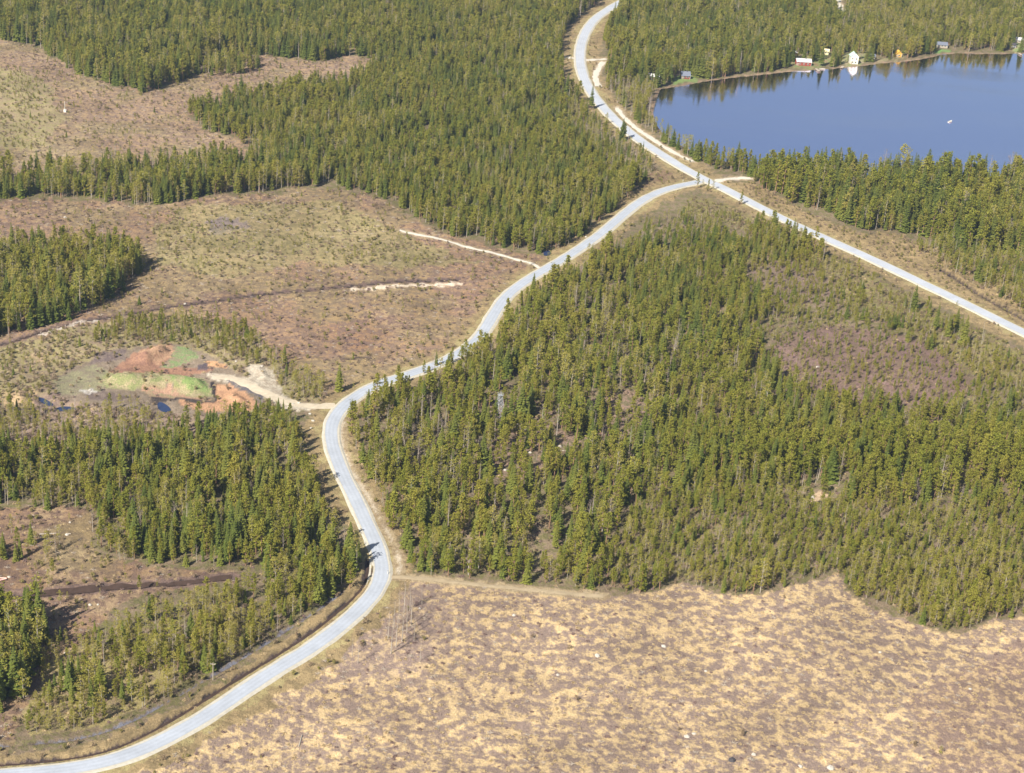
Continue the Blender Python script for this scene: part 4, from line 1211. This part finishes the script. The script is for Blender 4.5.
def boat(px, py, rot, label, m='white', ln=4.6):
    c = at(px, py, -.35)
    root = tag(empty('rowing_boat', (c.x, c.y, -.35), rot), label, 'boat')
    n, V, Fc = 11, [], []
    for i in range(n):
        t = i / (n - 1)
        x_ = (t - .5) * ln
        w_ = .75 * (1 - abs(2 * t - .85) ** 2.6 / (1.15 ** 2.6) * 1.0) + .02
        sh = .45 + .25 * (t ** 3)
        V += [(x_, -w_, sh), (x_, -w_ * .62, -.05), (x_, w_ * .62, -.05), (x_, w_, sh), (x_, w_ - .07, sh), (x_, w_ * .56, .05), (x_, -w_ * .56, .05), (x_, -w_ + .07, sh)]
    for i in range(n - 1):
        for k in range(8):
            Fc.append((i * 8 + k, i * 8 + (k + 1) % 8, (i + 1) * 8 + (k + 1) % 8, (i + 1) * 8 + k))
    Fc += [tuple(range(7, -1, -1)), tuple(range((n - 1) * 8, n * 8))]
    link('hull', V, Fc, [M[m]], root)
    for x_ in (-1.2, .1, 1.2):
        b = MB(); b.box(x_ - .13, x_ + .13, -.6, .6, .3, .34); b.build('seat', M['wood'], root)
    for s in (-1, 1):
        b = MB(); b.bar((.4, s * .6, .5), (-1.0, s * 1.7, .12), .03, .03, 5); b.build('oar', M['wood'], root)
boat(950, 122, .9, 'small white rowing boat out on the open lake')
boat(822, 69.6, .3, 'small white rowing boat moored beside the red cabin jetty')

# ------------------------------------------------------------------ lattice tower
def lattice_tower():
    c = zat(499, 416)
    root = tag(empty('lattice_tower', c, .5), 'grey steel lattice tower standing in a forest gap', 'tower')
    HT, b0, b1 = 9.2, 1.75, .6
    for sx_, sy_ in ((-1, -1), (1, -1), (1, 1), (-1, 1)):
        l = MB(); l.bar((sx_ * b0, sy_ * b0, -.3), (sx_ * b1, sy_ * b1, HT), .09, .07, 5); l.build('leg', M['grey'], root)
    zs = [0, 2.1, 4.0, 5.7, 7.2, 8.5]
    def half(z): return b0 + (b1 - b0) * z / HT
    br, rg = MB(), MB()
    for z0, z1 in zip(zs[:-1], zs[1:]):
        a, b = half(z0), half(z1)
        for (p, q) in (((-1, -1), (1, -1)), ((1, -1), (1, 1)), ((1, 1), (-1, 1)), ((-1, 1), (-1, -1))):
            br.bar((p[0]*a, p[1]*a, z0), (q[0]*b, q[1]*b, z1), .05, .05)
            br.bar((q[0]*a, q[1]*a, z0), (p[0]*b, p[1]*b, z1), .05, .05)
            rg.bar((p[0]*b, p[1]*b, z1), (q[0]*b, q[1]*b, z1), .06, .06)
    br.build('cross_brace', M['grey'], root); rg.build('ring_brace', M['grey'], root)
    p = MB(); p.box(-.8, .8, -.8, .8, HT, HT + .12); pl = p.build('platform', M['grey'], root)
    r = MB()
    for s in (-.8, .8):
        for z in (.5, 1.0):
            r.bar((-.8, s, HT + z), (.8, s, HT + z), .04); r.bar((s, -.8, HT + z), (s, .8, HT + z), .04)
        for t in (-.8, .8):
            r.bar((s, t, HT + .1), (s, t, HT + 1.05), .05)
    r.build('railing', M['grey'], pl)
    m = MB(); m.bar((0, 0, HT + .1), (0, 0, HT + 2.4), .06, .03, 5); m.build('mast', M['grey'], root)
lattice_tower()

# ------------------------------------------------------------------ stones, logs, posts and other small things
def stone(px, py, r, label, group='pale stones lying in the clearings', name='stone', m='stone'):
    c = zat(px, py)
    st = random.Random(int(px * 31 + py * 17))
    V, Fc = [], []
    r *= .8
    nr, na = 5, 9
    V.append((0, 0, r * .62))
    for i in range(1, nr + 1):
        t = math.pi * .62 * i / nr
        for k in range(na):
            a = 2 * math.pi * k / na
            q = r * (1 + st.uniform(-.16, .16))
            V.append((q * math.sin(t) * math.cos(a) * 1.15, q * math.sin(t) * math.sin(a), q * math.cos(t) * .62))
    for k in range(na):
        Fc.append((0, 1 + k, 1 + (k + 1) % na))
    for i in range(nr - 1):
        for k in range(na):
            a, b = 1 + i * na, 1 + (i + 1) * na
            Fc.append((a + k, b + k, b + (k + 1) % na, a + (k + 1) % na))
    o = link(name, V, Fc, [M[m]], smooth=False)
    o.location = (c.x, c.y, c.z + r * .1)
    o.rotation_euler = (0, 0, st.uniform(0, 6))
    tag(o, label, 'stone', group)
STONES = [(597.5, 653.6, 1.0, 'bright pale stone in the middle of the tan field'), (664, 643.6, .9, 'white stone in a purple patch of the tan field'), (514, 615, .7, 'pale stone near the upper edge of the tan field'),
          (687, 737, 1.0, 'paler of two white stones side by side low in the field'), (694, 734, .7, 'smaller of two white stones side by side low in the field'), (754, 754, .8, 'pale oblong stone beside the dark peat lump'),
          (800.6, 765.5, .8, 'white stone at the bottom edge of the field'), (831, 766, 1.2, 'largest white stone at the bottom edge of the field'), (558, 672, .6, 'small pale stone below the bright stone of the field'), (430, 697, .55, 'small pale stone below the bare poles'),
          (706, 670, .6, 'pale stone in the field under the forest notch'), (880, 652, .6, 'pale stone under the lowest forest corner'), (970, 690, .55, 'pale stone in the reddish corner of the field'), (420, 608, .5, 'pale stone near the start of the field track'),
          (532, 319, 1.1, 'white boulder among trees below the upper S-bend'), (614, 323, 1.0, 'white boulder deep in the wood below the upper road'), (818, 366, .9, 'pale boulder at the edge of the purple heath opening'), (9, 578, .6, 'white stone beside the pinkish boards'),
          (65, 650, .45, 'small grey stone on the bushy slope'), (67, 536, .7, 'white stone at the end of the fallen pale log'), (70, 523, .5, 'pale stone in the small brown clearing'), (90, 603, .7, 'pale stone below the peat ditch'), (98, 602, .5, 'little stone right of the one below the peat ditch'),
          (185, 303, .7, 'pale stone on the sandy edge of the peat track'), (65, 217, .8, 'white stone in the upper clearing'), (525, 429, .8, 'pale flat stone in the gap by the lattice tower'), (530, 452, .8, 'white stone below the lattice tower gap'), (586, 237, .7, 'pale stone beside the climbing road'),
          (8, 477, .9, 'white stone at the edge of the dark lower stand'), (812, 498, 1.1, 'pale stone on the sandy patch in the forest'), (560, 445, .9, 'pale stone in the stony forest gap'), (505, 470, .8, 'whitish stone on the forest slope below the tower')]
for a in STONES:
    stone(*a)
for i, (a, b) in enumerate([(293, 404), (288, 407.5), (299, 403), (262, 367), (310, 414), (313, 421), (311, 428), (236, 362), (30, 396), (90, 392)]):
    stone(a, b, R(.5, .9), ['pale boulder on the gravel of the pit track', 'squat boulder below the pit track gravel', 'boulder nearest the mouth of the pit track', 'pale boulder above the gravel fan', 'upper of three boulders by the bend',
                            'middle of three boulders by the bend', 'lowest of three boulders by the bend', 'boulder left of the gravel fan top', 'boulder on the sandy heap by the pit', 'boulder on the whitish patch of the pit'][i], 'boulders round the gravel pit', 'boulder')
stone(732, 760, 1.2, 'dark oval peat lump low in the tan field', None, 'peat_lump', 'darkroof')

def log(p0, p1, r, label):
    a, b = zat(*p0), zat(*p1)
    c = (a + b) / 2
    m = MB()
    d = b - a
    m.bar(-d / 2 + Vector((0, 0, .2)), d / 2 + Vector((0, 0, .25)), r, r * .7, 8)
    o = m.build('fallen_log', M['birch_bark'])
    o.location = c
    tag(o, label, 'log', 'fallen pale logs')
log((39, 536.5), (57.5, 535), .22, 'long pale log lying in the small brown clearing')
log((66, 535), (71, 535.5), .2, 'short pale log just past the end of the long log')
log((299, 744), (302, 733), .16, 'thin pale pole lying in the lower left of the field')
log((506, 423), (520, 424), .2, 'pale log lying in the gap by the lattice tower')
log((555, 449), (566, 450), .2, 'pale log in the stony forest gap')

def boards():
    c = zat(2, 580.5)
    root = tag(empty('board_frame', c, .2), 'pinkish white boards nailed in a wedge beside the peat ditch', 'boards')
    for a, b in (((-2.2, .9, .25), (1.4, .1, .5)), ((-2.2, -1.4, .25), (1.4, -.1, .45))):
        m = MB(); m.bar(a, b, .25, .22, 4); m.build('board', M['rust'], root)
    for p in ((-2.0, .8), (-2.0, -1.2), (1.2, 0)):
        m = MB(); m.bar((p[0], p[1], -.2), (p[0], p[1], .3), .08, .08, 5); m.build('post', M['wood'], root)
boards()
def mast():
    c = zat(65, 112)
    root = tag(empty('marker_mast', c), 'slim white mast with a white box at its foot in the far clearing', 'mast')
    m = MB(); m.bar((0, 0, -.2), (0, 0, 6.0), .16, .10, 6); m.build('pole', M['white'], root)
    m = MB(); m.box(-.7, .7, -.6, .6, -.1, 1.2); m.box(-.8, .8, -.7, .7, 1.2, 1.32); m.build('cabinet', M['white'], root)
mast()
def pole(px, py, h, label):
    c = zat(px, py)
    root = tag(empty('timber_pole', c), label, 'pole')
    m = MB(); m.bar((0, 0, -.4), (0, 0, h), .14, .10, 7); m.build('shaft', M['wood'], root)
    m = MB(); m.box(-.7, .7, -.06, .06, h - .6, h - .45); m.build('crossarm', M['wood'], root)
    for x_ in (-.6, .6):
        m = MB(); m.bar((x_, 0, h - .45), (x_, 0, h - .2), .06, .05, 6); m.build('insulator', M['white'], root)
pole(213, 680, 6.0, 'grey timber pole between the brook and the lower road')
def marker_post(px, py, label, h=1.3):
    c = at(px, py)
    root = tag(empty('marker_post', (c.x, c.y, .1)), label, 'roadside post', 'roadside marker posts')
    m = MB(); m.bar((0, 0, -.3), (0, 0, h), .12, .10, 6); m.build('post', M['white'], root)
    m = MB(); m.bar((0, 0, h - .38), (0, 0, h - .18), .125, .122, 6); m.build('reflector_band', M['darkroof'], root)
marker_post(387.5, 574.5, 'white marker post at the outside of the sharp bend', 1.6)
marker_post(683, 181.5, 'white marker post left of the road junction')
marker_post(723, 182.5, 'white marker post by the lakeside driveway')

# ------------------------------------------------------------------ haze
if HAZE_DENSITY > 0:
    hb = MB()
    hb.box(-9000, 9000, -700, 9000, -6, 312)
    m = bpy.data.materials.new("haze")
    m.use_nodes = True
    t = m.node_tree
    t.nodes.remove(t.nodes["Principled BSDF"])
    pv = t.nodes.new("ShaderNodeVolumePrincipled")
    pv.inputs["Color"].default_value = (.56, .73, 1.0, 1)
    pv.inputs["Density"].default_value = HAZE_DENSITY
    pv.inputs["Anisotropy"].default_value = .2
    t.links.new(pv.outputs[0], t.nodes["Material Output"].inputs["Volume"])
    tag(hb.build('haze', m), kind='stuff')
